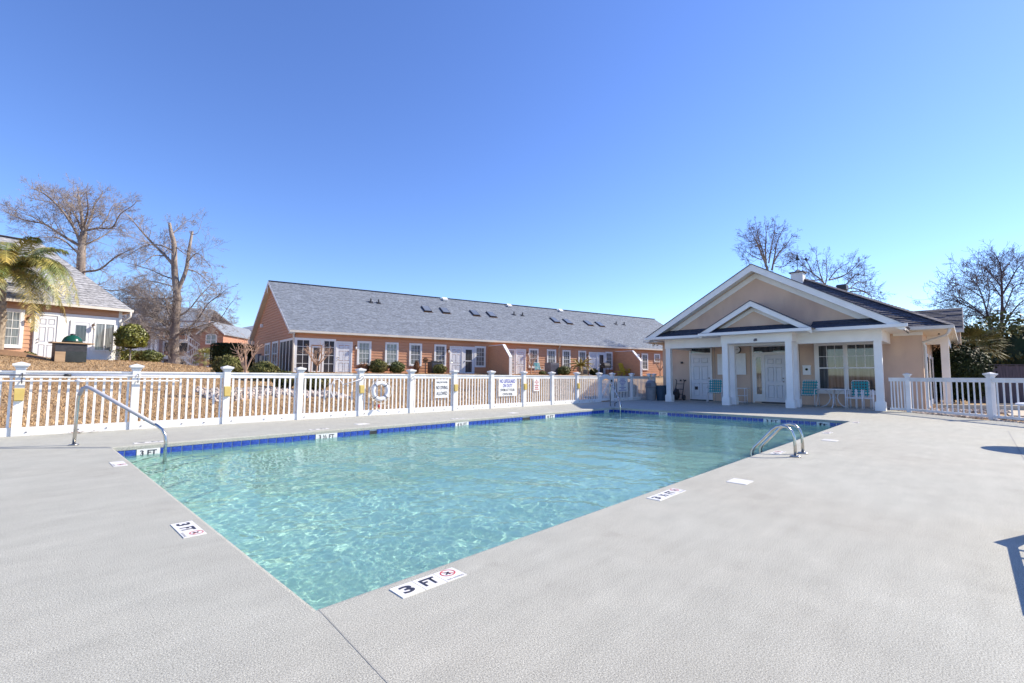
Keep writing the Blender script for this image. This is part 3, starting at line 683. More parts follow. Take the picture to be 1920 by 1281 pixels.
# ------------------------------------------------------------------ pool fence
FY = lambda x: 10.25 - .02 * (x + 1)
SP = 1.684; PX0 = -1.06
postm = MB().box((-.065, -.065, 0), (.065, .065, 1.26)).mesh('post', M['white'])
capm = MB().box((-.078, -.078, 1.225), (.078, .078, 1.252)).box((-.095, -.095, 1.26), (.095, .095, 1.285)).box((-.115, -.115, 1.285), (.115, .115, 1.325)).add([(-.1, -.1, 1.325), (.1, -.1, 1.325), (.1, .1, 1.325), (-.1, .1, 1.325), (0, 0, 1.36)], [(0, 1, 4), (1, 2, 4), (2, 3, 4), (3, 0, 4)]).mesh('post_cap', M['white'])
pickm = MB().box((-.019, -.010, .13), (.019, .010, 1.10)).mesh('picket', M['white'])
boltm = MB().lathe([(.014, 0), (.014, .012)], n=8).mesh('bolt', M['acgrey'])
def fence(name, label, posts, sides=True, bottom='board', npk=12, ptop=1.195, zb=0., skip=0):
    p0, p1 = Vector((*posts[0], 0)), Vector((*posts[-1], 0))
    a = math.atan2(p1.y - p0.y, p1.x - p0.x)
    f = thing(name, label, 'fence', (p0.x, p0.y, zb), a)
    L = [(Vector((*p, 0)) - p0).length for p in posts]
    for i, x in enumerate(L):
        if i < skip: continue
        o = link('post', postm, f, loc=(x, 0, 0)); link('post_cap', capm, o)
    for i, (x0, x1) in enumerate(zip(L, L[1:])):
        a0, a1 = x0 + .066, x1 - .066
        rl = MB().box((a0, -.045, 1.165), (a1, .045, 1.195)).box((a0, -.022, 1.065), (a1, .022, 1.165)); rl.build('top_rail', M['white'], f)
        if bottom == 'board':
            MB().box((a0, -.036, .0), (a1, -.016, .155)).build('bottom_board', M['white'], f)
            MB().box((a0, -.016, .085), (a1, .026, .15)).build('bottom_rail', M['white'], f)
        else: MB().box((a0, -.028, .06), (a1, .028, .13)).build('bottom_rail', M['white'], f)
        n = max(2, round(npk * (x1 - x0) / SP))
        for k in range(n): link('picket', pickm, f, loc=(a0 + (a1 - a0) * (k + .6) / n + random.uniform(-.003, .003), 0, 0), rot=(random.uniform(-.004, .004), random.uniform(-.006, .006), 0))
        if bottom == 'board':
            for t in (.04, .5, .77): link('bolt', boltm, f, loc=(a0 + (a1 - a0) * t, -.036, .06), rot=(PI / 2, 0, 0))
    return f
px = [PX0 + SP * k for k in range(-2, 12)]
fence('pool_fence', 'long white picket fence along the far side of the pool in front of the lawn', [(x, FY(x)) for x in px])
gx0, gx1 = px[-1], px[-1] + 1.08
# gate, hinged on the next post
gate = thing('pool_gate', 'white arched top picket gate in the shade at the end of the long fence', 'gate', (gx0 + .1, FY(gx0 + .1), 0), math.atan(-.02))
gw = gx1 - gx0 - .2
gb = MB(); n = 10
for i in range(n):
    x0, x1 = gw * i / n, gw * (i + 1) / n
    z = lambda x: 1.13 + .14 * math.sin(PI * x / gw)
    gb.prism([(x0, -.025, z(x0) - .20), (x1, -.025, z(x1) - .20), (x1, -.025, z(x1)), (x0, -.025, z(x0))], (0, .05, 0))
gb.build('arched_top_rail', M['white'], gate)
MB().box((0, -.024, .05), (.07, .024, 1.0)).box((gw - .07, -.024, .05), (gw, .024, 1.0)).box((.07, -.024, .05), (gw - .07, .024, .15)).build('gate_frame', M['white'], gate)
MB().bar((.08, .03, .17), (gw - .08, .03, .95), .06, .02, (0, 1, 0)).build('brace', M['white'], gate)
for k in range(7): link('picket', MB().box((-.018, -.012, .15), (.018, .012, 1.0)).mesh('picket', M['white']), gate, loc=(.07 + (gw - .14) * (k + .5) / 7, 0, 0))
MB().box((gw - .06, -.05, .92), (gw + .05, -.025, 1.02)).build('latch', M['dark'], gate)
fence('short_fence', 'short white picket fence between the arched gate and the clubhouse bins', [(gx1, FY(gx1)), (gx1 + 1.75, FY(gx1 + 1.75)), (gx1 + 3.5, FY(gx1 + 3.5)), (22.55, 9.78)])
fence('side_fence', 'short white picket panel joining the right porch column to the fence corner post', [(20.47, -.26), (20.438, -.848)], bottom='rail', npk=13, skip=1)
fence('side_fence', 'white picket fence on the right running towards the right edge beyond the corner post', [(20.438, -.848), (18.115, -2.572), (16.55, -4.30), (15.0, -6.0)], bottom='rail', npk=9, skip=1)
# yellow boxes on the posts
ybm = MB().prism([(-.062, -.001, -.115), (-.07, -.001, .115), (.07, -.001, .115), (.062, -.001, -.115)], (0, -.035, 0)).prism([(-.06, -.036, -.1), (-.065, -.036, .1), (.065, -.036, .1), (.06, -.036, -.1)], (0, -.03, 0)).mesh('post_light', M['yellowbox'])
yl = [(2, 'second post from the left edge of the photo'), (4, 'post right of the bare pole ends'), (6, 'post just left of the life ring'), (8, 'post just right of the shallow water sign'), (10, 'post right of the no lifeguard sign'), (12, 'post nearest the arched gate, farthest of the row')]
for k, s in yl:
    x = px[k]; o = link('post_box', ybm, loc=(x, FY(x) - .066, .755)); tag(o, 'yellow plastic box on the fence ' + s, 'post light', 'yellow boxes on the fence posts')
# skimmer poles on hooks
y0 = FY(0) - .11
p1 = thing('skimmer_pole', 'long white pool pole with dark end, upper of two hung on the fence', 'pole', (-3.4, y0 + .07, 1.115), -.02)
MB().tube([(0, 0, 0), (2.05, 0, 0)], .016, 8).build('dark_grip', M['dark'], p1, smooth=True)
MB().tube([(2.05, 0, 0), (2.92, 0, -.004)], .013, 8).build('inner_tube', M['acgrey'], p1, smooth=True)
MB().tube([(2.92, 0, 0), (3.02, 0, -.002)], .024, 8).build('lock_collar', M['dark'], p1, smooth=True)
MB().tube([(3.02, 0, -.002), (5.1, -.01, -.01)], .017, 8).build('outer_tube', M['chairw'], p1, smooth=True)
p2 = thing('rescue_pole', 'thin white pole hung below the skimmer pole on the left fence', 'pole', (-3.4, y0 + .05, 1.005), -.02)
MB().tube([(0, 0, 0), (4.75, 0, 0)], .014, 8).build('tube', M['chairw'], p2, smooth=True)
MB().tube([(3.08, 0, 0), (3.22, 0, 0)], .024, 8).build('collar', M['chairw'], p2, smooth=True)
for k, s in ((2, 'dark pole hook on the fence post above the first yellow box'), (3, 'steel pole hook on the fence post in the middle of the long poles')):
    x = px[k] + .02
    tag(MB().tube([(x, FY(x) - .067, 1.06), (x, FY(x) - .10, .96), (x, FY(x) - .15, .97), (x, FY(x) - .15, 1.02)], .009, 6).tube([(x, FY(x) - .067, 1.15), (x, FY(x) - .10, 1.075), (x, FY(x) - .15, 1.085), (x, FY(x) - .15, 1.15)], .009, 6).build('pole_hook', M['dark'] if k == 2 else M['steel']), s, 'hook')
sh = thing('shepherds_hook', 'white life saving hook curving over the pickets left of the life ring', 'rescue hook', (5.0, FY(5) - .09, .5), -.02)
MB().tube([(-.05 + .17 * math.cos(a), 0, .28 + .26 * math.sin(a)) for a in np.linspace(.4, PI + 1.2, 14)], .011, 6).tube([(.1, 0, .38), (.75, 0, .575)], .011, 6).build('hook', M['chairw'], sh, smooth=True)
for k, s in ((6, 'rope cleat on the fence post above the yellow box beside the life ring'), (7, 'rope cleat on the fence post right of the life ring')):
    x = px[k]
    tag(MB().tube([(x - .03, FY(x) - .07, 1.07), (x - .05, FY(x) - .11, 1.10), (x, FY(x) - .12, 1.13), (x + .04, FY(x) - .11, 1.08), (x, FY(x) - .08, 1.02), (x - .03, FY(x) - .10, 1.0)], .010, 6).build('rope_cleat', M['steel']), s, 'cleat')
# life ring
lx, ly, lz = 6.24, FY(6.24) - .12, .70
ring_ = thing('life_ring', 'white ring buoy with grab rope hanging on the white fence', 'life ring', (lx, ly, lz))
MB(lambda a, b, c: (a, -c, b)).tube([(.235 * math.cos(t), .235 * math.sin(t), 0) for t in np.linspace(0, 2 * PI, 28, endpoint=False)], .062, 10, closed=True).build('ring', M['chairw'], ring_, smooth=True)
for t in (.785, 2.356, 3.927, 5.498):
    c = Vector((.235 * math.cos(t), 0, .235 * math.sin(t)))
    b = MB(); d = Vector((-math.sin(t), 0, math.cos(t)))
    pts = [c + Vector((math.cos(t), 0, math.sin(t))) * .066 * math.cos(q) + Vector((0, 1, 0)) * .066 * math.sin(q) for q in np.linspace(0, 2 * PI, 12, endpoint=False)]
    b.tube([p for p in pts], .014, 5, closed=True); b.build('band', M['acgrey'], ring_)
rp = MB(); prev = None
for q in range(4):
    a0 = .785 + q * PI / 2
    rp.tube([(.32 * math.cos(a0 + s * PI / 2) * (1 + .12 * math.sin(s * PI)), -.03, .32 * math.sin(a0 + s * PI / 2) * (1 + .12 * math.sin(s * PI)) - .02 * math.sin(s * PI)) for s in np.linspace(0, 1, 8)], .008, 5)
rp.tube([(-.09, .0, .27), (-.02, .05, .42), (.02, .05, .43), (.09, .0, .27)], .008, 5).tube([(.25, -.03, -.2), (.30, -.02, -.36), (.22, -.02, -.45), (.12, -.02, -.38)], .007, 5)
rp.build('grab_rope', M['rope'], ring_, smooth=True)
MB().blob((-.05, -.03, -.44), (.04, .04, .05), 2, 0, 8, 6).build('float', M['printr'], ring_, smooth=True)
# signs on the fence
def sign(name, label, x, z0, z1, w, lines, face='signw'):
    s = thing(name, label, 'sign', (x, FY(x) - .05, z0), -.02)
    MB().box((-w / 2, -.008, 0), (w / 2, .0, z1 - z0)).build('sign_panel', M[face], s)
    for zc, h, tw, t, c in lines:
        text(t, h, M[c], s, (0, -.0105, zc), (PI / 2, 0, 0), width=tw, bold=.02)
    return s
sign('shallow_water_sign', 'white sign reading shallow water no diving allowed on the fence', 8.50, .44, 1.035, .55, [(.50, .06, .44, 'SHALLOW WATER', 'print'), (.33, .12, .46, 'NO DIVING', 'print'), (.14, .12, .44, 'ALLOWED', 'print')])
s2 = sign('lifeguard_sign', 'white sign with blue no lifeguard on duty lettering on the fence', 11.5, .42, 1.09, .92, [(.55, .14, .80, 'NO LIFEGUARD', 'printb'), (.385, .125, .50, 'ON DUTY', 'printb'), (.225, .10, .74, 'SWIM AT YOUR', 'print'), (.075, .09, .52, 'OWN RISK', 'print')])
def faint(s, rows, w, c, z0, dz, h):
    for i, f in enumerate(rows):
        b = MB(); rn = random.Random(i * 7 + int(w * 100)); x = -w * f / 2
        while x < w * f / 2 - .01:
            l = rn.uniform(.02, .07); b.box((x, -.0105, z0 - dz * i), (min(x + l, w * f / 2), -.009, z0 - dz * i + h)); x += l + .015
        b.build('print_line', M[c], s)
s3 = sign('red_notice', 'small narrow white sign with red print on the fence beyond the lifeguard sign', 13.1, .58, 1.06, .34, [])
faint(s3, (.25, .75, .3, .8, .6, .75), .3, 'printr', .40, .07, .04)
s4 = sign('rules_sign', 'large pale sign of pool rules on the shaded fence beside the gate', 19.35, .44, 1.12, .86, [], 'signw')
faint(s4, (.5, .5, .8, .6, .35, .3, .75, .35, .8), .8, 'printb', .60, .068, .03)
# handrails and ladder rails
hr = thing('handrail', 'long sloping steel handrail at the near left corner of the pool', 'handrail', (-.41, 8.02, 0))
d = Vector((1.10, -1.33, 0)); d.normalize()
def rp_(s, z): return tuple(d * s + Vector((0, 0, z)))
pts = [(0, 0), (.012, .4), (.02, .74), (.035, .83), (.085, .905), (.15, .93), (.23, .91)]
pts2 = [(.23, .91), (1.40, .33), (1.49, .27), (1.545, .18), (1.56, .08), (1.56, -.75)]
MB().tube([rp_(*p) for p in pts], .024, 10).build('deck_leg', M['steel'], hr, smooth=True)
MB().tube([rp_(*p) for p in pts2], .024, 10).build('water_leg', M['steel'], hr, smooth=True)
MB().tube([rp_(*p) for p in [(.03, .80), (.085, .907), (.15, .932), (.23, .912), (1.36, .352)]], .029, 10).build('grip_sleeve', M['sleeve'], hr, smooth=True)
MB().lathe([(.07, .004), (.065, .018), (.03, .022)], n=16).build('flange', M['steel'], hr, smooth=True)
fr_ = thing('handrail', 'steel handrail at the far corner of the pool in the shade near the gate', 'handrail', (15.05, 7.78, 0))
d2 = Vector((-.62, -.78, 0)).normalized()
def rq(s, z): return tuple(d2 * s + Vector((0, 0, z)))
MB().tube([rq(*p) for p in [(0, 0), (0, .72), (.02, .84), (.07, .90), (.14, .90), (.22, .84)]], .024, 10).build('deck_leg', M['steel'], fr_, smooth=True)
MB().tube([rq(*p) for p in [(.22, .84), (1.0, .28), (1.07, .2), (1.09, .1), (1.09, -.75)]], .024, 10).build('water_leg', M['steel'], fr_, smooth=True)
MB().lathe([(.07, .004), (.065, .018), (.03, .022)], n=16).build('flange', M['steel'], fr_, smooth=True)
tag(MB().tube([(15.12, 7.62, .0), (15.12, 7.62, .13), (15.2, 7.58, .16)], .02, 6).tube([(15.32, 7.48, .0), (15.32, 7.48, .09)], .035, 6).build('anchor_post', M['dark']), 'small dark anchor fitting on the deck beside the far handrail', 'fitting')
ld = thing('pool_ladder', 'pair of arched stainless ladder rails at the right pool edge', 'ladder', (7.08, -.50, 0))
arc = [(0, 0), (0, .18), (.008, .28), (.04, .37), (.10, .425), (.17, .44), (.24, .42), (.31, .36), (.45, .20), (.56, .08), (.595, .01), (.60, -.9)]
for x in (-.215, .215):
    MB().tube([(x, a, z) for a, z in arc], .022, 12).build('rail', M['steel'], ld, smooth=True)
    MB().lathe([(.075, .004), (.065, .02), (.03, .026)], (x, 0, 0), 14).build('flange', M['steel'], ld, smooth=True)
for z in (-.35, -.62, -.88): MB().box((-.215, .54, z), (.215, .64, z + .03)).build('step', M['chairw'], ld)
# depth markers set in the deck
def marker(label, x, y, rz, tiles_, w=.138, h=.14):
    mk = thing('depth_marker', label, 'depth marker', (x, y, 0), rz, 'depth markers set in the deck')
    n = len(tiles_)
    for i, t in enumerate(tiles_):
        cx = (i - (n - 1) / 2) * (w + .004)
        tl = MB().box((cx - w / 2, -h / 2, -.002), (cx + w / 2, h / 2, .005)).build('tile', M['tilew'], mk)
        if t == 'x':
            R = h * .34; b = MB(); cyy = .022
            for k in range(24):
                a, c = 2 * PI * k / 24, 2 * PI * (k + 1) / 24
                b.quad(*[(cx + rr * math.cos(q), cyy + rr * .92 * math.sin(q), .0062) for rr, q in ((R * .84, a), (R, a), (R, c), (R * .84, c))])
            b.quad((cx - R * .66, cyy + R * .52, .0064), (cx - R * .52, cyy + R * .62, .0064), (cx + R * .66, cyy - R * .52, .0064), (cx + R * .52, cyy - R * .62, .0064))
            b.build('no_diving_symbol', M['printr'], tl)
            b = MB().bar((cx - R * .45, cyy - R * .35, .006), (cx + R * .25, cyy + R * .2, .006), .010, .001).bar((cx + R * .0, cyy + R * .0, .006), (cx + R * .05, cyy - R * .5, .006), .008, .001).bar((cx + .1 * R, cyy + .1 * R, .006), (cx - R * .35, cyy + R * .25, .006), .008, .001); b.build('diver_figure', M['print'], tl)
            text('NO DIVING', .013, M['print'], tl, (cx, -h * .40, .0065), (0, 0, 0), width=w * .8)
        elif t: text(t, h * .62, M['print'], tl, (cx, 0, .0065), (0, 0, 0), width=w * (.52 if len(t) == 1 else .70), bold=.03)
    return mk
marker('three feet marker with red no diving tile, nearest the camera by the pool corner', .565, -.155, -.03, ['3', 'FT', 'x'])
marker('three feet marker with red no diving tile on the left deck edge', -.152, 1.855, -PI / 2, ['3', 'FT', 'x'])
marker('three and a half feet marker of four tiles on the near right deck edge', 3.40, -.185, -.0, ['3', '½', 'FT', 'x'])
marker('worn depth marker between the feet of the ladder rails', 7.1, -.2, 0, ['4', 'x'], .2)
marker('small depth marker on the right deck edge beyond the ladder', 10.9, -.17, 0, ['3', 'x'], .2)
marker('faded depth marker beside the far right pool corner', 14.3, -.2, 0, ['3', 'x'], .2)
marker('single faded no diving marker on the left deck below the handrail', -.14, 5.5, -PI / 2, ['', 'x'], .2)
for k, (x, s) in enumerate(((.5, 'opposite the handrail'), (3.4, 'left of the life ring'), (7.2, 'below the shallow water sign'))):
    marker('faint depth marker on the far deck edge ' + s, x, 7.62, 0, ['3' if k < 2 else '4', 'FT'], .2, .12)
# lids in the deck
for x, y, w, h, s in ((4.53, -.495, .25, .21, 'pale square skimmer lid in the near right deck'), (9.45, -.47, .26, .24, 'pale square lid in the right deck beyond the ladder'), (4.6, 8.0, .3, .24, 'pale square skimmer lid in the far deck below the life ring'), (9.75, 8.0, .3, .24, 'pale square skimmer lid in the far deck below the lifeguard sign')):
    MB().box((x - w / 2, y - h / 2, -.01), (x + w / 2, y + h / 2, .005)).lathe([(.02, .005), (.018, .007)], (x, y, 0), 8).build('skimmer_lid', M['tilew'], deck, label=s)
# ------------------------------------------------------------------ porch furniture (front looks to -y in local frames; rz=-90deg faces the pool)
def strap_chair(label, loc, rz, straps=True, group='teal strap chairs on the porch'):
    c = thing('strap_chair', label, 'chair', loc, rz, group)
    for s in (-1, 1):
        x = .29 * s
        MB().tube([(x, -.24, 0), (x, -.25, .30), (x, -.255, .56), (x, -.20, .625), (x, .05, .635), (x, .24, .60)], .016, 7).tube([(x, -.10, 0), (x, .12, .42)], .014, 6).build('arm_leg', M['chairw'], c, smooth=True)
        MB().tube([(x, .26, 0), (x, .22, .35), (x * .98, .24, .60)], .016, 7).build('rear_leg', M['chairw'], c, smooth=True)
    MB().tube([(-.25, .18, .40), (-.25, .34, .90), (-.22, .36, .955), (.22, .36, .955), (.25, .34, .90), (.25, .18, .40)], .014, 7).build('back_frame', M['chairw'], c, smooth=True)
    MB().tube([(-.26, .2, .40), (-.26, -.22, .43), (-.22, -.27, .42), (.22, -.27, .42), (.26, -.22, .43), (.26, .2, .40)], .014, 7).build('seat_frame', M['chairw'], c, smooth=True)
    if straps:
        for i in range(5):
            t = .12 + .19 * i; y, z = .18 + .17 * t, .40 + .54 * t
            MB().bar((-.255, y - .018, z), (.255, y - .018, z), .006, .042, (0, .3, 1)).build('strap', M['teal'], c)
        for i in range(6):
            x = -.20 + .08 * i
            MB().bar((x, .19 - .028, .42), (x, .35 - .028, .94), .038, .006, (0, 1, -.3)).build('strap', M['teal'], c)
            MB().tube([(x, .17, .40), (x, -.05, .405), (x, -.27, .437), (x, -.29, .40), (x, -.265, .385)], .014, 4).build('strap', M['teal'], c)
        for i in range(4):
            y = -.16 + .1 * i; MB().bar((-.26, y, .425), (.26, y, .425), .05, .006, (0, 0, 1)).build('strap', M['teal'], c)
    return c
c1 = strap_chair('teal strap chair beside the left porch door, partly behind a column', (21.55, 6.20, 0), -PI / 2 + .25)
c1.scale = (1.12, 1.12, 1.12)
c2 = dup(c1, (21.75, 2.47, 0), -PI / 2 - .08, 'teal strap chair under the white call box, left of the white table')
c3 = dup(c1, (21.95, .72, 0), -PI / 2 + .1, 'teal strap chair behind the stacked white frames at the right column')
def frame_chair(label, loc, rz):
    c = thing('white_chair_frame', label, 'chair', loc, rz, 'bare white chair frames stacked by the right column')
    for s in (-1, 1):
        x = .26 * s
        MB().tube([(x, -.2, 0), (x, -.2, .42), (x, -.21, .74)], .024, 7).build('front_leg', M['chairw'], c, smooth=True)
        MB().tube([(x, .2, 0), (x, .16, .42), (x, .22, .72)], .022, 7).build('rear_leg', M['chairw'], c, smooth=True)
    MB().tube([(-.26, -.2, .43), (-.2, -.2, .40), (.2, -.2, .40), (.26, -.2, .43)], .024, 7).tube([(-.26, .16, .42), (.26, .16, .42)], .02, 6).tube([(-.26, -.2, .42), (-.26, .16, .42)], .02, 6).tube([(.26, -.2, .42), (.26, .16, .42)], .02, 6).build('seat_rail', M['chairw'], c, smooth=True)
    return c
f1 = frame_chair('foremost bare white chair frame in the stack left of the right column', (21.35, .82, 0), -PI / 2)
dup(f1, (21.48, .52, 0), -PI / 2 + .06, 'rear bare white chair frame of the stack, close to the right column')
tb = thing('patio_table', 'white table with curved legs under the double porch window', 'table', (21.5, 1.52, 0), -PI / 2)
MB().lathe([(.50, .70), (.52, .71), (.52, .73), (.50, .74)], n=28).build('tabletop', M['chairw'], tb)
for k in range(4):
    a = PI / 4 + k * PI / 2 + .78; dx, dy = math.cos(a), math.sin(a)
    MB().tube([(dx * r, dy * r, z) for r, z in ((.30, .70), (.20, .62), (.13, .48), (.12, .36), (.17, .20), (.28, .07), (.46, .0))], .020, 7).build('leg', M['chairw'], tb, smooth=True)
    MB().tube([(dx * r, dy * r, z) for r, z in ((.04, .70), (.03, .5), (.05, .38), (.12, .36))], .014, 6).tube([(dx * (.14 + .05 * math.cos(q)), dy * (.14 + .05 * math.cos(q)), .62 + .06 * math.sin(q)) for q in np.linspace(0, 5.6, 8)], .012, 5).build('leg_scroll', M['chairw'], tb, smooth=True)
sf_ = thing('side_stand', 'small white open frame stand left of the main porch door', 'stand', (22.0, 5.22, 0), -PI / 2)
for x in (-.30, .30):
    for y in (-.16, .16): MB().tube([(x * .8, y, 0), (x * .8, y, .66)], .017, 6).build('leg', M['chairw'], sf_, smooth=True)
MB().box((-.36, -.2, .66), (.36, .2, .69)).build('stand_top', M['chairw'], sf_)
MB().tube([(-.24, -.16, .34), (.24, -.16, .34), (.24, .16, .34), (-.24, .16, .34)], .014, 6, closed=True).tube([(-.24, -.16, .05), (.24, -.16, .05), (.24, .16, .05), (-.24, .16, .05)], .014, 6, closed=True).tube([(-.08, -.16, .05), (-.08, -.16, .66)], .013, 6).build('rail', M['chairw'], sf_)
b1 = thing('trash_bin', 'grey trash bin with domed lid beside the short fence', 'trash bin', (21.0, 9.15, 0))
MB().lathe([(.22, 0), (.27, .62), (.285, .66)], n=20).build('body', M['bing'], b1, smooth=False)
MB().lathe([(.295, .64), (.295, .70), (.27, .84), (.19, .95), (.06, 1.0), (.01, 1.0)], n=20).build('dome_lid', M['bing'], b1, smooth=True)
MB().box((-.30, -.13, .72), (-.255, .13, .86)).build('flap', M['acgrey'], b1)
b2 = thing('trash_bin', 'dark blue open trash bin beside the first porch column', 'trash bin', (21.25, 8.72, 0))
MB().lathe([(.22, 0), (.29, .70), (.31, .70), (.31, .745), (.285, .745), (.27, .6)], n=20).build('body', M['binb'], b2)
ht = thing('hand_truck', 'black hand truck leaning on the porch wall behind the first column', 'hand truck', (22.2, 8.28, 0), -PI / 2)
for s in (-1, 1):
    MB().tube([(.2 * s, -.02, .08), (.2 * s, .2, .75), (.2 * s, .28, .98), (.2 * s, .18, 1.04)], .022, 6).build('upright', M['dark'], ht)
    MB(lambda a, b, c: (c, a, b)).lathe([(.02, -.03), (.14, -.03), (.14, .03), (.02, .03)], (.06, .14, .27 * s), 14).build('wheel', M['dark'], ht)
for z in (.3, .55, .82): MB().tube([(-.2, .0 + z * .27, z), (.2, .0 + z * .27, z)], .016, 6).build('cross_bar', M['dark'], ht)
MB().box((-.22, -.30, .03), (.22, -.0, .05)).build('toe_plate', M['dark'], ht)
MB().blob((-.08, -.02, .30), (.17, .15, .28), 4, .22, 10, 8).build('black_bag', M['dark'], ht)
# table and lounger outside the right edge: their edge and shadows show
wt = thing('round_table', 'round white table top at the right edge of the photo', 'table', (11.10, -3.58, 0))
MB().lathe([(.60, .70), (.63, .71), (.63, .735), (.60, .745), (.3, .75)], n=36).build('tabletop', M['chairw'], wt)
for k in range(4):
    a = k * PI / 2 + .5; MB().tube([(math.cos(a) * r, math.sin(a) * r, z) for r, z in ((.2, .70), (.1, .5), (.12, .3), (.3, .08), (.45, 0))], .022, 7).build('leg', M['chairw'], wt, smooth=True)
lg = thing('sun_lounger', 'white sun lounger standing just outside the right edge, only its shadow in view', 'lounger', (3.75, -2.79, 0), .0)
MB().box((-1.0, -.32, .28), (.82, -.27, .33)).build('side_rail', M['chairw'], lg)
MB().box((-1.0, .03, .29), (.42, .06, .33)).build('side_rail', M['chairw'], lg)
MB().prism([(.30, .03, .31), (.86, -.14, .31), (.90, -.10, .31), (.40, .12, .31)], (0, 0, .03)).build('arm_rest', M['chairw'], lg)
for i in range(7): MB().box((-.95 + .2 * i, -.27, .30), (-.92 + .2 * i, .03, .315)).build('slat', M['chairw'], lg)
for x in (-.95, .78):
    for y in (-.295, .045): MB().tube([(x if y < 0 else min(x, .38), y, 0), (x if y < 0 else min(x, .38), y, .29)], .02, 6).build('leg', M['chairw'], lg)

# ------------------------------------------------------------------ row house (origin at the near front corner)
RA = math.radians(-14.5); RO = Vector((10.371, 26.848, 0)); BZ = 1.2
rsd = Vector((math.cos(RA), math.sin(RA), 0)); rnd = Vector((-math.sin(RA), math.cos(RA), 0))
def rw(s, y, z=0.): return RO + rsd * s + rnd * y + Vector((0, 0, z))
row = thing('row_house', 'long single storey orange row house with grey roof and skylights behind the fence', 'building', RO, RA)
EZ, RZ, RY, XE = 3.84, 7.80, 6.24, 38.1
def skew(y): return -.02 - .126 * max(y, 0) / 1.0           # the gable end runs slightly off square
sd_ = MB(); siding(sd_, 0, XE, BZ - .3, 3.72, 0); sd_.build('wall', M['siding'], row)
# gable end
b = MB(); z = BZ - .4; W = 12.3
def gy(z):
    if z < EZ: return 0, W
    t = (z - EZ) / (RZ - EZ); return t * RY, W - t * (W - RY)
while z < RZ - .06:
    zb = min(z + .19, RZ - .02); a0, a1 = gy(z); c0, c1 = gy(zb)
    p = lambda y, zz, d: (skew(y) - d, y, zz)
    zg = z + .022; b.quad(p(a1, z, 0), p(a0, z, 0), p(a0, zg, 0), p(a1, zg, 0)); b.quad(p(a1, zg, 0), p(a0, zg, 0), p(a0, zg, .034), p(a1, zg, .034)); b.quad(p(a1, zg, .034), p(a0, zg, .034), p(c0, zb, .014), p(c1, zb, .014)); b.quad(p(c1, zb, .014), p(c0, zb, .014), p(c0, zb, 0), p(c1, zb, 0)); z = zb
b.build('gable_wall', M['siding'], row)
MB().box((.03, .03, BZ - .3), (XE - .03, .2, 3.78)).box((XE - .2, .2, BZ - .3), (XE, 12, 3.78)).build('wall_core', M['siding'], row)
rb = MB(); sx = lambda y: skew(y) - .32
shingles(rb, (sx(0), -.25, EZ), (XE + .3, -.25, EZ), (sx(RY), RY, RZ), (XE + .3, RY, RZ), step=.16, lift=.014, tab=.33, seed=31)
shingles(rb, (sx(W), W + .25, EZ), (XE + .3, W + .25, EZ), (sx(RY), RY, RZ), (XE + .3, RY, RZ), step=.3, tab=4, seed=32)
rf = rb.build('roof', M['wshingle'], row, kind='stuff')
MB().bar((sx(RY), RY, RZ + .012), (12.0, RY, RZ + .012), .3, .03).bar((12.5, RY, RZ + .012), (24.4, RY, RZ + .012), .3, .03).bar((24.9, RY, RZ + .012), (XE + .3, RY, RZ + .012), .3, .03).build('ridge_cap', M['dshingle'], rf)
# rake, soffit, eave trim
b = MB()
for y0_, z0_, y1_, z1_ in ((-.25, EZ, RY, RZ), (W + .25, EZ, RY, RZ)):
    x0, x1 = sx(y0_), sx(y1_)
    b.prism([(x0 - .02, y0_, z0_ + .0), (x1 - .02, y1_, z1_ + .0), (x1 - .02, y1_, z1_ - .19), (x0 - .02, y0_, z0_ - .17)], (.04, 0, 0))
b.build('rake_board', M['trim'], row)
b = MB()
for y0_, y1_ in ((-.2, RY), (W + .2, RY)):
    x0, x1 = sx(y0_), sx(y1_)
    b.prism([(x0 + .03, y0_, EZ - .16), (x1 + .03, y1_, RZ - .17), (x1 + .03, y1_, RZ - .19), (x0 + .03, y0_, EZ - .18)], (.30, 0, 0))
b.build('rake_soffit', M['soffit'], row)
MB().prism([(sx(RY) - .06, RY, RZ - .25), (sx(RY) - .06, RY - .14, RZ - .42), (sx(RY) - .06, RY - .09, RZ - .9), (sx(RY) - .06, RY, RZ - .75), (sx(RY) - .06, RY + .09, RZ - .9), (sx(RY) - .06, RY + .14, RZ - .42)], (.04, 0, 0)).build('gable_ornament', M['trim'], row)
MB().box((-.36, -.37, 3.70), (XE + .35, -.28, 3.83)).build('gutter', M['gutter'], row)
MB().box((-.3, -.28, 3.68), (XE + .3, -.035, 3.70)).build('soffit', M['soffit'], row)
MB().box((-.36, -.33, 3.62), (-.04, .1, 3.69)).build('eave_return', M['gutter'], row)
MB().box((-1.95, W - .5, 3.42), (-1.45, W + .1, 3.80)).build('eave_return', M['soffit'], row)
for k, (s, t) in enumerate(((9.85, .635), (11.4, .635), (14.1, .635), (15.68, .635), (22.35, .625), (23.8, .615), (26.35, .62), (27.8, .615))):
    c = Vector((s, -.25 + t * (RY + .25), EZ + t * (RZ - EZ))); u = Vector((0, RY + .25, RZ - EZ)).normalized(); n = Vector((0, -u.z, u.y)); X = Vector((.31, 0, 0)); U = u * .48
    MB().prism([c - X - U, c + X - U, c + X + U, c - X + U], n * .10).build('skylight', M['dark'], row)
    sk = row.children[-1]
    a = n * .103; X2, U2 = X * .86, U * .92
    MB().prism([c - X2 - U2 + a, c + X2 - U2 + a, c + X2 + U2 + a, c - X2 + U2 + a], n * .01).build('pane', M['skyglass'], sk)
    MB().prism([c - X * 1.25 - U * 1.22, c + X * 1.25 - U * 1.22, c + X * 1.25 - U, c - X * 1.25 - U], n * .03).build('flashing', M['copper'], sk)
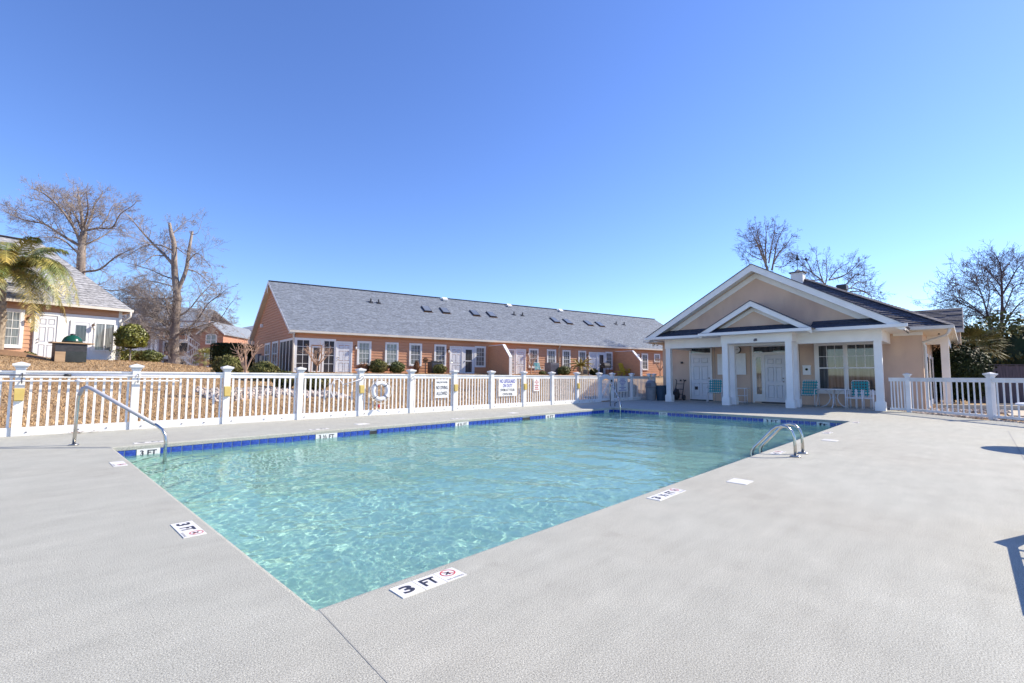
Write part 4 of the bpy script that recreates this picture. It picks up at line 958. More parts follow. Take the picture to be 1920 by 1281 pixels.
for s, t in ((5.6, .69), (6.17, .685), (18.2, .69), (19.08, .687), (30.35, .667), (31.5, .671)):
    p = Vector((s, -.25 + t * (RY + .25), EZ + t * (RZ - EZ))); MB().tube([p + Vector((0, 0, -.05)), p + Vector((0, 0, .30))], .055, 8).prism([p + Vector((-.16, -.12, -.06)), p + Vector((.16, -.12, -.06)), p + Vector((.16, .14, .11)), p + Vector((-.16, .14, .11))], (0, -.01, .02)).build('vent_pipe', M['dark'], row)
for s in (12.25, 18.65, 24.6):
    p = Vector((s, -.25 + .925 * (RY + .25), EZ + .925 * (RZ - EZ))); MB().prism([p + Vector((-.22, -.1, 0)), p + Vector((.22, -.1, 0)), p + Vector((.22, .2, .2)), p + Vector((-.22, .2, .2))], (0, -.03, .12)).build('ridge_vent', M['trim'], row)
wz0, wz1 = 1.80, 3.36
for x0, x1 in ((3.68, 4.58), (5.49, 6.40), (7.15, 8.06), (8.97, 9.88), (12.16, 13.07), (16.94, 17.86), (18.70, 19.61), (20.27, 21.12), (21.97, 22.82), (25.02, 25.86), (29.52, 30.36)): window(row, x0, x1, wz0, wz1, -.022)
window(row, 31.2, 32.0, 2.56, 3.38, -.022); window(row, 33.5, 34.35, wz0, wz1, -.022)
for x0, x1 in ((2.36, 3.38), (10.15, 11.17), (15.70, 16.65), (23.13, 24.10), (28.35, 29.22)): door(row, x0, x1, BZ, 3.28, -.022, knob='l')
for x0, x1 in ((11.19, 12.14), (24.12, 25.0)): storm(row, x0, x1, BZ, 3.29, -.022)
lv = MB().box((14.9, -.07, BZ), (15.0, -.022, 3.25)).box((15.58, -.07, BZ), (15.68, -.022, 3.25)).box((15.0, -.07, 3.13), (15.58, -.022, 3.25)).box((15.0, -.06, BZ), (15.58, -.022, BZ + .2)).build('louver_door', M['trim'], row)
b = MB()
for i in range(16): b.box((15.0, -.06, BZ + .24 + .105 * i), (15.58, -.03, BZ + .29 + .105 * i))
b.build('louver_slat', M['trim'], lv, kind='stuff'); MB().box((15.0, -.03, BZ + .2), (15.58, -.024, 3.13)).build('louver_back', M['dark'], lv)
for x in (3.58, 10.02, 16.8, 22.95, 29.3): lantern(row, x, 2.98, -.022)
MB().tube([(19.9, -.28, 3.70), (19.9, -.22, 3.6), (19.9, -.07, 3.5), (19.9, -.07, BZ)], .045, 6).build('downspout', M['gutter'], row, smooth=True)
MB().tube([(-.10, -.28, 3.70), (-.1, -.12, 3.5), (-.08, -.10, 3.4), (-.08, -.10, BZ)], .055, 6).build('downspout', M['gutter'], row, smooth=True)
# screened corner room
sp = MB().box((-.05, -.10, BZ - .2), (.12, .06, 3.40)).box((.12, -.06, 3.26), (2.36, -.022, 3.40)).box((.12, -.06, BZ - .2), (.85, -.022, BZ + .12)).box((1.65, -.06, BZ - .2), (2.36, -.022, BZ + .12)).box((.80, -.07, BZ - .2), (.92, -.022, 3.26)).box((1.56, -.07, BZ - .2), (1.68, -.022, 3.26)).box((2.26, -.06, BZ), (2.36, -.022, 3.26)).box((.92, -.06, 3.0), (1.56, -.022, 3.26)).build('screen_frame', M['trim'], row)
for x0, x1 in ((.12, .80), (1.68, 2.26)):
    MB().box((x0, -.04, BZ + .12), (x1, -.03, 3.26)).build('screen', M['screen'], sp)
    b = MB().box(((x0 + x1) / 2 - .012, -.05, BZ + .12), ((x0 + x1) / 2 + .012, -.041, 3.26))
    for zz in (1.85, 2.37, 2.88): b.box((x0, -.0505, zz - .012), (x1, -.0415, zz + .012))
    b.build('screen_bar', M['trim'], sp)
MB().box((.98, -.055, BZ + .05), (1.50, -.03, 2.92)).build('screen_door', M['trim'], sp)
MB().box((1.06, -.06, BZ + .2), (1.42, -.056, 2.04)).box((1.06, -.06, 2.10), (1.42, -.056, 2.84)).build('screen', M['screen'], sp)
def gside(mb, y0, y1, z0, z1, d0, d1): return mb.prism([(skew(y0) - d0, y0, z0), (skew(y1) - d0, y1, z0), (skew(y1) - d0, y1, z1), (skew(y0) - d0, y0, z1)], (-(d1 - d0), 0, 0))
g = MB(); gside(g, .06, 3.3, 3.26, 3.40, .02, .07); gside(g, .06, 3.3, BZ - .3, BZ, .02, .07)
for y in (.06, .85, 1.65, 2.45, 3.2): gside(g, y, y + .07, BZ, 3.26, .02, .07)
g.build('side_screen_frame', M['trim'], row)
g = MB(); gside(g, .1, 3.25, BZ, 3.26, .02, .045); g.build('side_screen', M['screen'], row)
for y0_, y1_ in ((3.9, 5.5), (6.2, 7.8)):
    g = MB(); gside(g, y0_, y0_ + .14, 1.75, 3.42, .02, .06); gside(g, y1_ - .14, y1_, 1.75, 3.42, .02, .06); gside(g, y0_ + .14, y1_ - .14, 3.28, 3.42, .02, .06); gside(g, y0_ + .14, y1_ - .14, 1.75, 1.88, .02, .06); gside(g, y0_ + .14, y1_ - .14, 2.56, 2.62, .02, .06)
    w = g.build('window', M['trim'], row)
    g = MB(); gside(g, y0_ + .14, y1_ - .14, 1.88, 3.28, .02, .035); g.build('pane', M['glass'], w)
    g = MB(); gside(g, (y0_ + y1_) / 2 - .03, (y0_ + y1_) / 2 + .03, 1.88, 3.28, .035, .05); g.build('muntin', M['trim'], w)
g = MB(); gside(g, 9.0, 10.0, 1.5, 2.7, .02, .25); g.build('meter_box', M['acgrey'], row); g = MB(); gside(g, 7.9, 8.7, 1.7, 2.55, .02, .2); g.build('meter_box', M['acbeige'], row)
g = MB(); gside(g, 8.9, 9.2, 4.7, 4.95, .02, .15); g.build('gable_vent', M['trim'], row)
for x in (13.36, 26.2):       # privacy partitions standing out from the wall
    b = MB(); pf = [(-3.0, BZ - .2), (-3.0, 2.50), (-2.1, 3.36), (-.02, 3.40), (-.02, BZ - .2)]
    b.prism([(x, y, z) for y, z in pf], (.14, 0, 0)); z = BZ - .2
    def py(zz): return -3.0 if zz < 2.5 else -3.0 + .9 * (zz - 2.5) / .86
    while z < 3.3:
        zb = min(z + .178, 3.34); b.quad((x - .02, py(z), z), (x - .02, -.03, z), (x - .005, -.03, zb), (x - .005, py(zb), zb)); b.quad((x, py(z), z), (x, -.03, z), (x - .02, -.03, z), (x - .02, py(z), z)); z = zb
    pw_ = b.build('partition_wall', M['siding'], row)
    MB().box((x - .04, -3.05, BZ - .2), (x + .18, -3.0, 2.50)).prism([(x - .04, -3.06, 2.50), (x - .04, -3.02, 2.56), (x - .04, -2.12, 3.42), (x - .04, -2.1, 3.36), (x - .04, -3.0, 2.50)], (.22, 0, 0)).box((x - .04, -2.1, 3.38), (x + .18, -.02, 3.43)).build('partition_trim', M['trim'], pw_)

# ------------------------------------------------------------------ left house
LA = math.radians(7.4); LO = Vector((2.544, 30.034, 0)); LZ = 1.72
lsd = Vector((math.cos(LA), math.sin(LA), 0)); lnd = Vector((-math.sin(LA), math.cos(LA), 0))
def lw(s, y, z=0.): return LO + lsd * s + lnd * y + Vector((0, 0, z))
lh = thing('left_house', 'tan sided house with white doors and pale grey hip roof at the left edge', 'building', LO, LA)
b = MB(); siding(b, -12, -.12, LZ - .4, 4.5, 0, h=.2); b.build('wall', M['sidingL'], lh)
MB().box((-12, .02, LZ - .4), (-.02, 8.2, 4.5)).build('wall_core', M['sidingL'], lh)
MB().box((-.12, -.03, LZ - .3), (.02, .1, 4.48)).build('corner_board', M['trim'], lh)
rb = MB(); E = .33; Zr = 7.9; e0, e1 = -.36, 8.5; ym = (e0 + e1) / 2 - 1.3
rid = Vector((-2.95, 2.55, 7.95)); back = 5.46
shingles(rb, (-14, -E, 4.57), (.34, -E, 4.57), (-14, 2.55, 7.95), tuple(rid), step=.17, lift=.014, tab=.4, seed=41)
shingles(rb, (.34, -E, 4.57), (.34, back, 4.57), tuple(rid), tuple(rid), step=.17, tab=.5, seed=42)
shingles(rb, (.34, back, 4.57), (-14, back, 4.57), tuple(rid), (-14, 2.55, 7.95), step=.3, tab=3, seed=43)
rb.quad((-14, -E, 4.55), (.34, -E, 4.55), (.34, back, 4.55), (-14, back, 4.55))
rf = rb.build('roof', M['lshingle'], lh, kind='stuff')
MB().bar((-14, 2.55, 7.965), tuple(rid + Vector((0, 0, .015))), .28, .03).build('ridge_cap', M['dshingle'], rf)
MB().box((-14, -E - .09, 4.43), (.40, -E, 4.56)).box((.34, -E, 4.43), (.43, 5.4, 4.56)).build('gutter', M['gutter'], lh)
MB().tube([(.30, -E - .05, 4.43), (.28, -E - .05, 4.18), (.05, -.12, 3.92), (.0, -.10, 3.85), (.0, -.10, LZ - .2)], .055, 7).build('downspout', M['gutter'], lh, smooth=True)
MB().box((-3.3, -.045, LZ - .3), (-.13, -.024, 4.10)).build('white_infill', M['trim'], lh)
door(lh, -3.27, -2.42, LZ - .02, 4.0, -.046, cas=.07, knob='l')
storm(lh, -2.0, -1.2, LZ - .05, 3.80, -.046, cas=.09)
w = MB().box((-1.08, -.085, 2.30), (-1.02, -.046, 3.78)).box((-.30, -.085, 2.30), (-.24, -.046, 3.78)).box((-1.02, -.085, 3.71), (-.30, -.046, 3.78)).box((-1.02, -.085, 2.30), (-.30, -.046, 2.37)).box((-.68, -.08, 2.37), (-.63, -.046, 3.71)).build('window', M['trim'], lh)
MB().box((-1.02, -.062, 2.37), (-.68, -.055, 3.71)).build('pane', M['glassc'], w); MB().box((-.63, -.062, 2.37), (-.30, -.055, 3.71)).build('pane', M['glassc'], w)
window(lh, -4.62, -3.62, 2.30, 4.13, -.022, cas=.13)
lantern(lh, -3.47, 3.72, -.03)
lantern(lh, -1.13, 3.58, -.05)
window(lh, -8.5, -7.4, 2.30, 4.13, -.022, cas=.13)
# ------------------------------------------------------------------ far buildings
def FB(o, rz): return None
apt = thing('apartment_building', 'three storey brick apartment block behind the big bare tree', 'building', at(335, 693, 55) * 1.0, A_ - PI / 2 + .12)
AO = apt.location; AO.z = 1.2
# local frame: x to the right in the picture, y away
wl = MB().box((-6.5, 0, -.5), (3.0, 8, 6.2)).build('wall', M['pinkstucco'], apt)
MB().box((2.95, -1.6, -.5), (5.4, 8, 4.55)).prism([(2.95, -1.6, 4.55), (5.4, -1.6, 4.55), (4.17, -1.6, 5.7)], (0, 9, 0)).build('brick_wing', M['brick'], apt)
MB().prism([(2.7, -1.9, 4.45), (4.17, -1.9, 5.85), (5.65, -1.9, 4.45), (5.65, -1.9, 4.6), (4.17, -1.9, 6.02), (2.7, -1.9, 4.6)], (0, 10, 0)).build('wing_roof', M['wshingle'], apt)
MB().prism([(2.65, -1.95, 4.40), (4.17, -1.95, 5.80), (5.7, -1.95, 4.40), (5.7, -1.95, 4.55), (4.17, -1.95, 5.95), (2.65, -1.95, 4.55)], (0, .06, 0)).build('wing_rake', M['trim'], apt)
MB().prism([(-7.2, -1.2, 5.3), (3.4, -1.2, 5.3), (1.6, 4, 7.9), (-7.2, 4, 8.5)], (0, 0, .15)).build('roof', M['wshingle'], apt)
MB().prism([(-7.2, 4, 8.5), (1.6, 4, 7.9), (3.4, 9, 5.3), (-7.2, 9, 5.3)], (0, 0, .15)).build('roof', M['wshingle'], apt)
MB().box((-7.2, -1.25, 5.18), (3.4, -1.1, 5.35)).build('fascia', M['trim'], apt)
def aptwin(x0, x1, z0, z1, y, arch=True, white=True):
    n = 8; cx, r = (x0 + x1) / 2, (x1 - x0) / 2
    top = [(cx + r * math.cos(a), z1 + r * .35 * math.sin(a)) for a in np.linspace(0, PI, n)] if arch else [(x1, z1), (x0, z1)]
    w = MB().prism([(x, y - .08, z) for x, z in [(x0, z0), (x1, z0)] + top], (0, .08, 0)).build('window', M['trim'], apt)
    s = .13
    top = [(cx + (r - s) * math.cos(a), z1 - .02 + (r - s) * .35 * math.sin(a)) for a in np.linspace(0, PI, n)] if arch else [(x1 - s, z1 - s), (x0 + s, z1 - s)]
    MB().prism([(x, y - .10, z) for x, z in [(x0 + s, z0 + s), (x1 - s, z0 + s)] + top], (0, .02, 0)).build('pane', M['glassc'], w)
    MB().box((cx - .04, y - .115, z0 + s), (cx + .04, y - .1, z1)).box((x0 + s, y - .1155, (z0 + z1) / 2 - .03), (x1 - s, y - .1005, (z0 + z1) / 2 + .03)).build('muntin', M['trim'], w)
aptwin(3.55, 4.75, 3.35, 4.35, -1.6); aptwin(3.5, 4.7, 1.55, 2.7, -1.6); aptwin(3.5, 4.7, -.2, .9, -1.6, False)
for z in (0.0, 2.0, 3.9):
    MB().box((-1.6, -.06, z + .1), (.9, 0, z + 1.6)).build('screened_porch', M['screen'], apt)
    MB().box((-1.7, -.16, z - .32 + .0), (1.0, -.02, z + .08)).build('porch_slab', M['trim'], apt)
    MB().box((-1.65, -.12, z + .08), (.95, -.02, z + .55)).build('porch_panel', M['brick'], apt)
for x in (-1.75, .92): MB().box((x, -.22, -.5), (x + .13, -.02, 5.3)).build('porch_post', M['trim'], apt)
for z in (.9, 2.8):
    MB().box((-6.3, -1.3, z - .25), (-2.3, 0, z)).build('balcony_slab', M['trim'], apt)
    b = MB().box((-6.3, -1.28, z + .72), (-2.3, -1.22, z + .78))
    for i in range(24): b.box((-6.25 + .166 * i, -1.27, z), (-6.20 + .166 * i, -1.23, z + .72))
    b.build('balcony_railing', M['trim'], apt)
for x in (-2.35, -1.95): MB().box((x, -1.4, -.5), (x + .28, -1.1, 5.3)).build('column', M['trim'], apt)
for x in (-5.9, -4.4): aptwin(x, x + .9, 1.1, 2.3, 0, False); aptwin(x, x + .9, 3.1, 4.4, 0, False)
b = MB()
for (xa, za, xb_, zb_) in ((1.1, 3.75, 2.7, 2.6), (2.7, 2.6, 1.2, 1.55), (1.1, 1.6, 2.7, .35), (2.7, .35, 1.4, -.45)):
    b.bar((xa, -1.0, za), (xb_, -1.0, zb_), .1, .22); b.bar((xa, -1.1, za + .75), (xb_, -1.1, zb_ + .75), .05, .06)
    for i in range(8): t = i / 7; p = Vector((xa, -1.1, za)).lerp(Vector((xb_, -1.1, zb_)), t); b.bar(p, p + Vector((0, 0, .75)), .035, .035, (0, 1, 0))
b.build('stairway', M['trim'], apt)
ap2 = thing('far_building', 'small piece of a tan two storey house seen left of the row house gable', 'building', at(463, 690, 70), A_ - PI / 2)
MB().box((-.3, 0, -.5), (4, 6, 5.7)).build('wall', M['pinkstucco'], ap2)
MB().prism([(-1.1, -.7, 5.6), (5, -.7, 5.6), (5, 3, 7.0), (2.2, 3, 7.0)], (0, 0, .2)).prism([(-1.1, -.7, 5.6), (2.2, 3, 7.0), (5, 6.5, 5.6), (-1.1, 6.5, 5.6)], (0, 0, .2)).build('roof', M['wshingle'], ap2)
MB().box((-1.15, -.75, 5.5), (5, -.6, 5.82)).build('fascia', M['trim'], ap2)
w = MB().box((-.05, -.08, 3.9), (.75, 0, 5.3)).build('window', M['trim'], ap2); MB().box((.05, -.1, 4.0), (.31, -.08, 5.2)).box((.39, -.1, 4.0), (.65, -.08, 5.2)).build('pane', M['glass'], w)

# ------------------------------------------------------------------ plants
def leafcloud(name, pts, size, mat, parent=None, kind=None, seed=0, asp=.55, out=None, wts=None):
    """small folded leaves scattered at pts; out = centre they face away from"""
    rs = np.random.RandomState(seed); n = len(pts); pts = np.asarray(pts, float)
    d = rs.normal(size=(n, 3))
    if out is not None:
        o = pts - np.asarray(out); o /= np.linalg.norm(o, axis=1)[:, None] + 1e-6; d = d * .55 + o
    d /= np.linalg.norm(d, axis=1)[:, None]
    a = np.cross(d, rs.normal(size=(n, 3))); a /= np.linalg.norm(a, axis=1)[:, None]; c = np.cross(d, a)
    sz = size * rs.uniform(.6, 1.35, (n, 1))
    V = np.stack([pts - a * sz, pts - c * sz * asp + d * sz * .15, pts + a * sz, pts + c * sz * asp + d * sz * .15], 1).reshape(-1, 3)
    return link(name, npmesh(name, V, np.arange(4 * n).reshape(n, 4), mat), parent, kind)
def ellip(n, r, seed, shell=.75, flat=-.9, lump=.12):
    rs = np.random.RandomState(seed); d = rs.normal(size=(n, 3)); d /= np.linalg.norm(d, axis=1)[:, None]
    k = 1 + lump * np.sin(d[:, 0] * 5 + seed) * np.sin(d[:, 1] * 6 + 2 * seed) + lump * .6 * np.sin(d[:, 2] * 9 + d[:, 0] * 7)
    p = d * (rs.uniform(shell, 1.02, n) * k)[:, None] * np.asarray(r)
    return p[p[:, 2] > flat * r[2]]
def shrub(label, base, r, mat, n=2600, size=.045, seed=1, core='leafd', cat='shrub', group=None, stem=True, name='shrub', lump=.12, square=0):
    s = thing(name, label, cat, base, random.uniform(-.3, .3) if not square else square, group)
    c = (0, 0, r[2] * .98)
    if square:
        rs = np.random.RandomState(seed); q = rs.uniform(-1, 1, (n, 3)); ax = rs.randint(0, 3, n); sg = rs.choice([-1, 1], n)
        q[np.arange(n), ax] = sg * rs.uniform(.88, 1.03, n); q = np.sign(q) * np.abs(q)
        nn = np.linalg.norm(np.abs(q) ** 6, axis=1) ** (1 / 6.); q = q / np.maximum(nn, 1)[:, None]
        pts = q * np.asarray(r) + c
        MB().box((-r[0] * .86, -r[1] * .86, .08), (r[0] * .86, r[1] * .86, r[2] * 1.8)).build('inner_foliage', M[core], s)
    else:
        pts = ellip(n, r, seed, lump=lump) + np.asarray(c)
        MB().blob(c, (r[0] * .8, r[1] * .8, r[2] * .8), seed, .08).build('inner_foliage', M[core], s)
    leafcloud('foliage', pts, size, M[mat], s, seed=seed, out=c)
    if stem: MB().tube([(0, 0, -.15), (.02, 0, r[2] * .6)], [.05, .03], 6).tube([(0, 0, -.1), (r[0] * .3, .03, r[2] * .7)], [.03, .02], 5).build('stem', M['bark'], s)
    return s
def on(x, y): return (x, y, zt(x, y))
def pt(px, py, Y):
    p = at(px, py, Y); return (p.x, p.y, p.z)
def rpt(s, y): p = rw(s, y); return on(p.x, p.y)

# segment trees
def tubes(segs, sides):
    segs = np.asarray(segs, float); p, q, r0, r1 = segs[:, 0:3], segs[:, 3:6], segs[:, 6], segs[:, 7]
    d = q - p; L = np.linalg.norm(d, axis=1); ok = L > 1e-5; p, q, r0, r1, d, L = p[ok], q[ok], r0[ok], r1[ok], d[ok], L[ok]; d /= L[:, None]
    a = np.where(np.abs(d[:, 2:3]) < .9, np.array([[0, 0, 1.]]), np.array([[1., 0, 0]])); u = np.cross(d, a); u /= np.linalg.norm(u, axis=1)[:, None]; v = np.cross(d, u)
    n = len(p); V = np.empty((n, 2 * sides, 3))
    for j in range(sides):
        c, s = math.cos(2 * PI * j / sides), math.sin(2 * PI * j / sides); w = u * c + v * s
        V[:, j] = p + w * r0[:, None]; V[:, sides + j] = q + d * (r1 * .3)[:, None] + w * r1[:, None]
    base = (np.arange(n) * 2 * sides)[:, None, None]
    f = np.array([[j, (j + 1) % sides, sides + (j + 1) % sides, sides + j] for j in range(sides)])[None]
    return V.reshape(-1, 3), (base + f).reshape(-1, 4)
def bez(pts, n):
    """smooth resample of a polyline"""
    P = [Vector(p) for p in pts]; out = []
    P = [P[0] * 2 - P[1]] + P + [P[-1] * 2 - P[-2]]
    for i in range(1, len(P) - 2):
        for k in range(n):
            t = k / n; a, b, c, d = P[i - 1:i + 3]
            out.append(.5 * ((2 * b) + (c - a) * t + (2 * a - 5 * b + 4 * c - d) * t * t + (3 * b - a - 3 * c + d) * t ** 3))
    out.append(P[-2]); return out
def grow(segs, rn, p, d, L, r, lev, bend=.16, up=.10, ratio=.62, kids=(3, 5), ang=(28, 62), rmin=.006, jit=.22):
    n = 4 if lev > 0 else 3; pts = [p.copy()]; dirs = [d.copy()]
    for i in range(n):
        d = (d + Vector((rn.gauss(0, bend), rn.gauss(0, bend), rn.gauss(0, bend) + up * .4))).normalized()
        q = p + d * (L / n); ra, rb_ = max(rmin, r * (1 - .7 * i / n)), max(rmin * .8, r * (1 - .7 * (i + 1) / n))
        segs.append((*p, *q, ra, rb_)); p = q; pts.append(p.copy()); dirs.append(d.copy())
    if lev <= 0: return
    k = rn.randint(*kids)
    for i in range(k):
        t = rn.uniform(.25, 1.0) if i else 1.0; j = min(n - 1, int(t * n)); b0 = pts[j].lerp(pts[j + 1], t * n - j) if j < n else pts[n]
        ax = dirs[j].cross(Vector((rn.gauss(0, 1), rn.gauss(0, 1), rn.gauss(0, 1)))).normalized()
        a = math.radians(rn.uniform(*ang)) * (.5 if i == 0 else 1)
        nd = (Matrix.Rotation(a, 3, ax) @ dirs[j]).normalized()
        grow(segs, rn, b0, nd, L * ratio * rn.uniform(1 - jit, 1 + jit), max(rmin, r * (1 - .62 * t) * .62), lev - 1, bend, up, ratio, kids, ang, rmin, jit)
def limbtree(label, name, base, limbs, Y, seed, mtrunk, mtwig, cat='tree', group=None, twig=1.6, lev=3, dens=1.5, rmin=.011, kids=(3, 5), depth=.25, up=.10, sides=3, rr=.30, ang=(28, 62)):
    """limbs: list of ([(px,py)...], r0, r1[, dy]) drawn at distance Y; real depth comes from dy and from the twigs growing all round"""
    rn = random.Random(seed); base = Vector(base); t = thing(name, label, cat, base, 0, group)
    big, tw = [], []
    for lb in limbs:
        pl, r0, r1 = lb[:3]; dy = lb[3] if len(lb) > 3 else 0; dens_ = lb[4] if len(lb) > 4 else dens
        n = len(pl); P = [at(x, y, Y + dy * (i / (n - 1)) ** 1.2) - base for i, (x, y) in enumerate(pl)]
        sg_ = []; Q = bez(P, 4); m_ = len(Q); LL = sum((Q[i + 1] - Q[i]).length for i in range(m_ - 1))
        for i in range(m_ - 1):
            ra, rb_ = ((.85 if r0 > .3 else .62) * (r0 + (r1 - r0) * q / (m_ - 1)) for q in (i, i + 1))
            sg_.append((*Q[i], *Q[i + 1], ra, rb_))
        big.append(sg_)
        k = int(LL * dens_)
        for i in range(k):
            f = .12 + .88 * (i + rn.random()) / max(k, 1); j = min(m_ - 2, int(f * (m_ - 1))); p = Q[j].lerp(Q[j + 1], f * (m_ - 1) - j); dd = (Q[j + 1] - Q[j]).normalized()
            ax = dd.cross(Vector((rn.gauss(0, 1), rn.gauss(0, 1), rn.gauss(0, .6)))).normalized()
            nd = (Matrix.Rotation(math.radians(rn.uniform(30, 70)), 3, ax) @ dd).normalized()
            grow(tw, rn, p, nd, twig * rn.uniform(.55, 1.25) * (1.75 - 1.1 * f), max(rmin * 1.6, min(.04, (r0 + (r1 - r0) * f) * rr)), lev - 1, bend=.085, up=up, rmin=rmin, kids=kids, ang=ang)
        if r1 < .08: grow(tw, rn, Q[-1], (Q[-1] - Q[-2]).normalized(), twig * .9, max(r1, rmin * 1.5), lev - 1, bend=.085, up=up, rmin=rmin, kids=kids, ang=ang)
    for i, sg_ in enumerate(big):
        V, F = tubes(sg_, 9); nm = 'limb' if i else 'trunk'; link(nm, npmesh(nm, V, F, M[mtrunk], True), t)
    V, F = tubes(tw, sides); link('branches', npmesh('branches', V, F, M[mtwig], False), t)
    return t
z1 = lambda x, y: (x * .25, 320 + y * .25)
def Z(L): return [z1(*p) for p in L]
# tree behind the left house
pA = at(150, 690, 43)
limbtree('broad spreading bare tree rising behind the left house roof', 'bare_tree', (pA.x, pA.y, 1.4), [
    (Z([(600, 1350), (602, 900), (612, 620), (625, 470)]), .50, .30), (Z([(625, 470), (612, 330), (590, 200), (585, 150)]), .26, .06, 1),
    (Z([(618, 590), (560, 440), (450, 280), (340, 180), (280, 150)]), .22, .05, -2), (Z([(590, 560), (440, 470), (330, 400), (180, 370), (80, 325)]), .22, .05, 1.5),
    (Z([(628, 480), (690, 330), (715, 240), (760, 190)]), .20, .05, 2), (Z([(640, 450), (740, 432), (840, 430), (900, 330), (985, 270)]), .17, .045, -1.5),
    (Z([(632, 560), (750, 505), (850, 440)]), .14, .05, 2), (Z([(625, 470), (560, 330), (470, 190)]), .18, .05, 3), (Z([(622, 760), (750, 740), (850, 660), (960, 600)]), .17, .05, -2),
    (Z([(605, 640), (500, 540), (420, 500), (300, 500)]), .14, .04, -3), (Z([(600, 800), (700, 860), (840, 900), (1000, 870)]), .15, .04, -1), (Z([(560, 440), (500, 300), (430, 250), (250, 210)]), .13, .04, 2),
    (Z([(630, 420), (660, 300), (650, 180)]), .15, .04, -3), (Z([(740, 432), (800, 360), (850, 260), (920, 240)]), .10, .035, 2), (Z([(330, 400), (250, 350), (150, 310)]), .09, .03, -2)],
    43, 11, 'bark', 'twig', twig=0.95, lev=4, dens=3, rmin=0.008, kids=(3, 4))
pB = at(330, 690, 40)
limbtree('massive bare tree with sawn off tops standing on the lawn between the houses', 'bare_tree', (pB.x, pB.y, zt(pB.x, pB.y) - .1), [
    ([(327, 700), (326, 668), (326, 634), (330, 590), (333, 560)], .52, .36), ([(313, 700), (322, 680), (326, 660)], .25, .2), ([(341, 702), (333, 684), (328, 664)], .22, .2),
    (Z([(1332, 960), (1310, 750), (1306, 560), (1285, 470), (1272, 395)]), .34, .13, 0, .5), (Z([(1335, 900), (1395, 750), (1418, 600), (1442, 462)]), .28, .16, 1, .5),
    (Z([(1310, 720), (1240, 640), (1130, 530), (1050, 440), (1000, 380)]), .22, .05, -1), (Z([(1405, 740), (1480, 765), (1560, 830)]), .11, .04, 1), (Z([(1395, 700), (1480, 620), (1580, 720)]), .09, .03, -2),
    (Z([(1300, 600), (1200, 560), (1100, 560), (1000, 610)]), .13, .04, 2), (Z([(1290, 480), (1330, 440), (1385, 390)]), .09, .03, 1), (Z([(1306, 560), (1380, 620), (1440, 640)]), .08, .03, 0),
    (Z([(1440, 480), (1480, 470), (1500, 430)]), .05, .02, 0), (Z([(1330, 940), (1250, 960), (1120, 960), (950, 960)]), .12, .04, -1, 6), (Z([(1325, 1060), (1220, 1010), (1080, 960), (930, 900)]), .14, .04, 2, 6),
    (Z([(1310, 1240), (1240, 1160), (1130, 1090), (1000, 1060)]), .18, .05, -2, 8), (Z([(1310, 1200), (1200, 1190), (1060, 1160), (930, 1130)]), .15, .04, -3, 8), (Z([(1310, 1180), (1180, 1100), (1050, 1010), (950, 1000)]), .15, .04, 2, 8),
    (Z([(1320, 1240), (1400, 1190), (1480, 1120), (1560, 1000), (1650, 930)]), .17, .04, -1, 6), (Z([(1330, 1100), (1420, 1040), (1500, 940), (1560, 880)]), .13, .04, 1, 4), (Z([(1400, 1200), (1520, 1160), (1640, 1120), (1720, 1010)]), .10, .03, -2, 4),
    (Z([(1320, 1260), (1240, 1260), (1140, 1210), (1060, 1220)]), .12, .04, -3, 8), (Z([(1325, 1150), (1260, 1060), (1240, 960), (1180, 880)]), .12, .03, -2, 6), (Z([(1240, 640), (1150, 640), (1080, 700)]), .09, .03, -2), (Z([(1330, 820), (1230, 790), (1120, 740), (980, 700)]), .10, .03, -1), (Z([(1325, 880), (1230, 850), (1100, 830), (980, 880)]), .10, .03, 2)],
    40, 12, 'bark', 'twig', twig=0.9, lev=4, dens=2.9, rmin=0.008, kids=(3, 4), up=.05)
z8 = lambda x, y: (1360 + x * .15625, 400 + y * .15625)
def Z8(L): return [z8(*p) for p in L]
pC = at(1437, 690, 45)
limbtree('upright bare tree behind the left slope of the clubhouse gable', 'bare_tree', (pC.x, pC.y, 0), [
    (Z8([(520, 1900), (515, 1100), (500, 650)]), .30, .20), (Z8([(500, 650), (420, 450), (370, 330), (300, 200)]), .16, .04, -1), (Z8([(490, 600), (480, 420), (490, 260), (480, 150)]), .13, .035, 1),
    (Z8([(500, 650), (455, 480), (400, 300), (370, 140)]), .12, .03, 2), (Z8([(560, 680), (590, 520), (620, 360), (690, 190)]), .14, .035, 1), (Z8([(570, 620), (640, 480), (730, 380), (790, 290)]), .11, .03, -1.5),
    (Z8([(520, 600), (550, 420), (580, 280), (590, 160)]), .11, .03, -2), (Z8([(440, 560), (340, 520), (270, 470)]), .08, .03, 1), (Z8([(600, 640), (700, 640), (800, 560)]), .08, .03, 0), (Z8([(300, 640), (260, 540), (210, 480)]), .05, .02, 1), (Z8([(420, 400), (330, 300), (230, 290)]), .07, .02, 1)],
    45, 13, 'bark', 'twigd', twig=0.62, lev=4, dens=3.8, rmin=0.008, kids=(2, 4))
pD = at(1580, 690, 40)
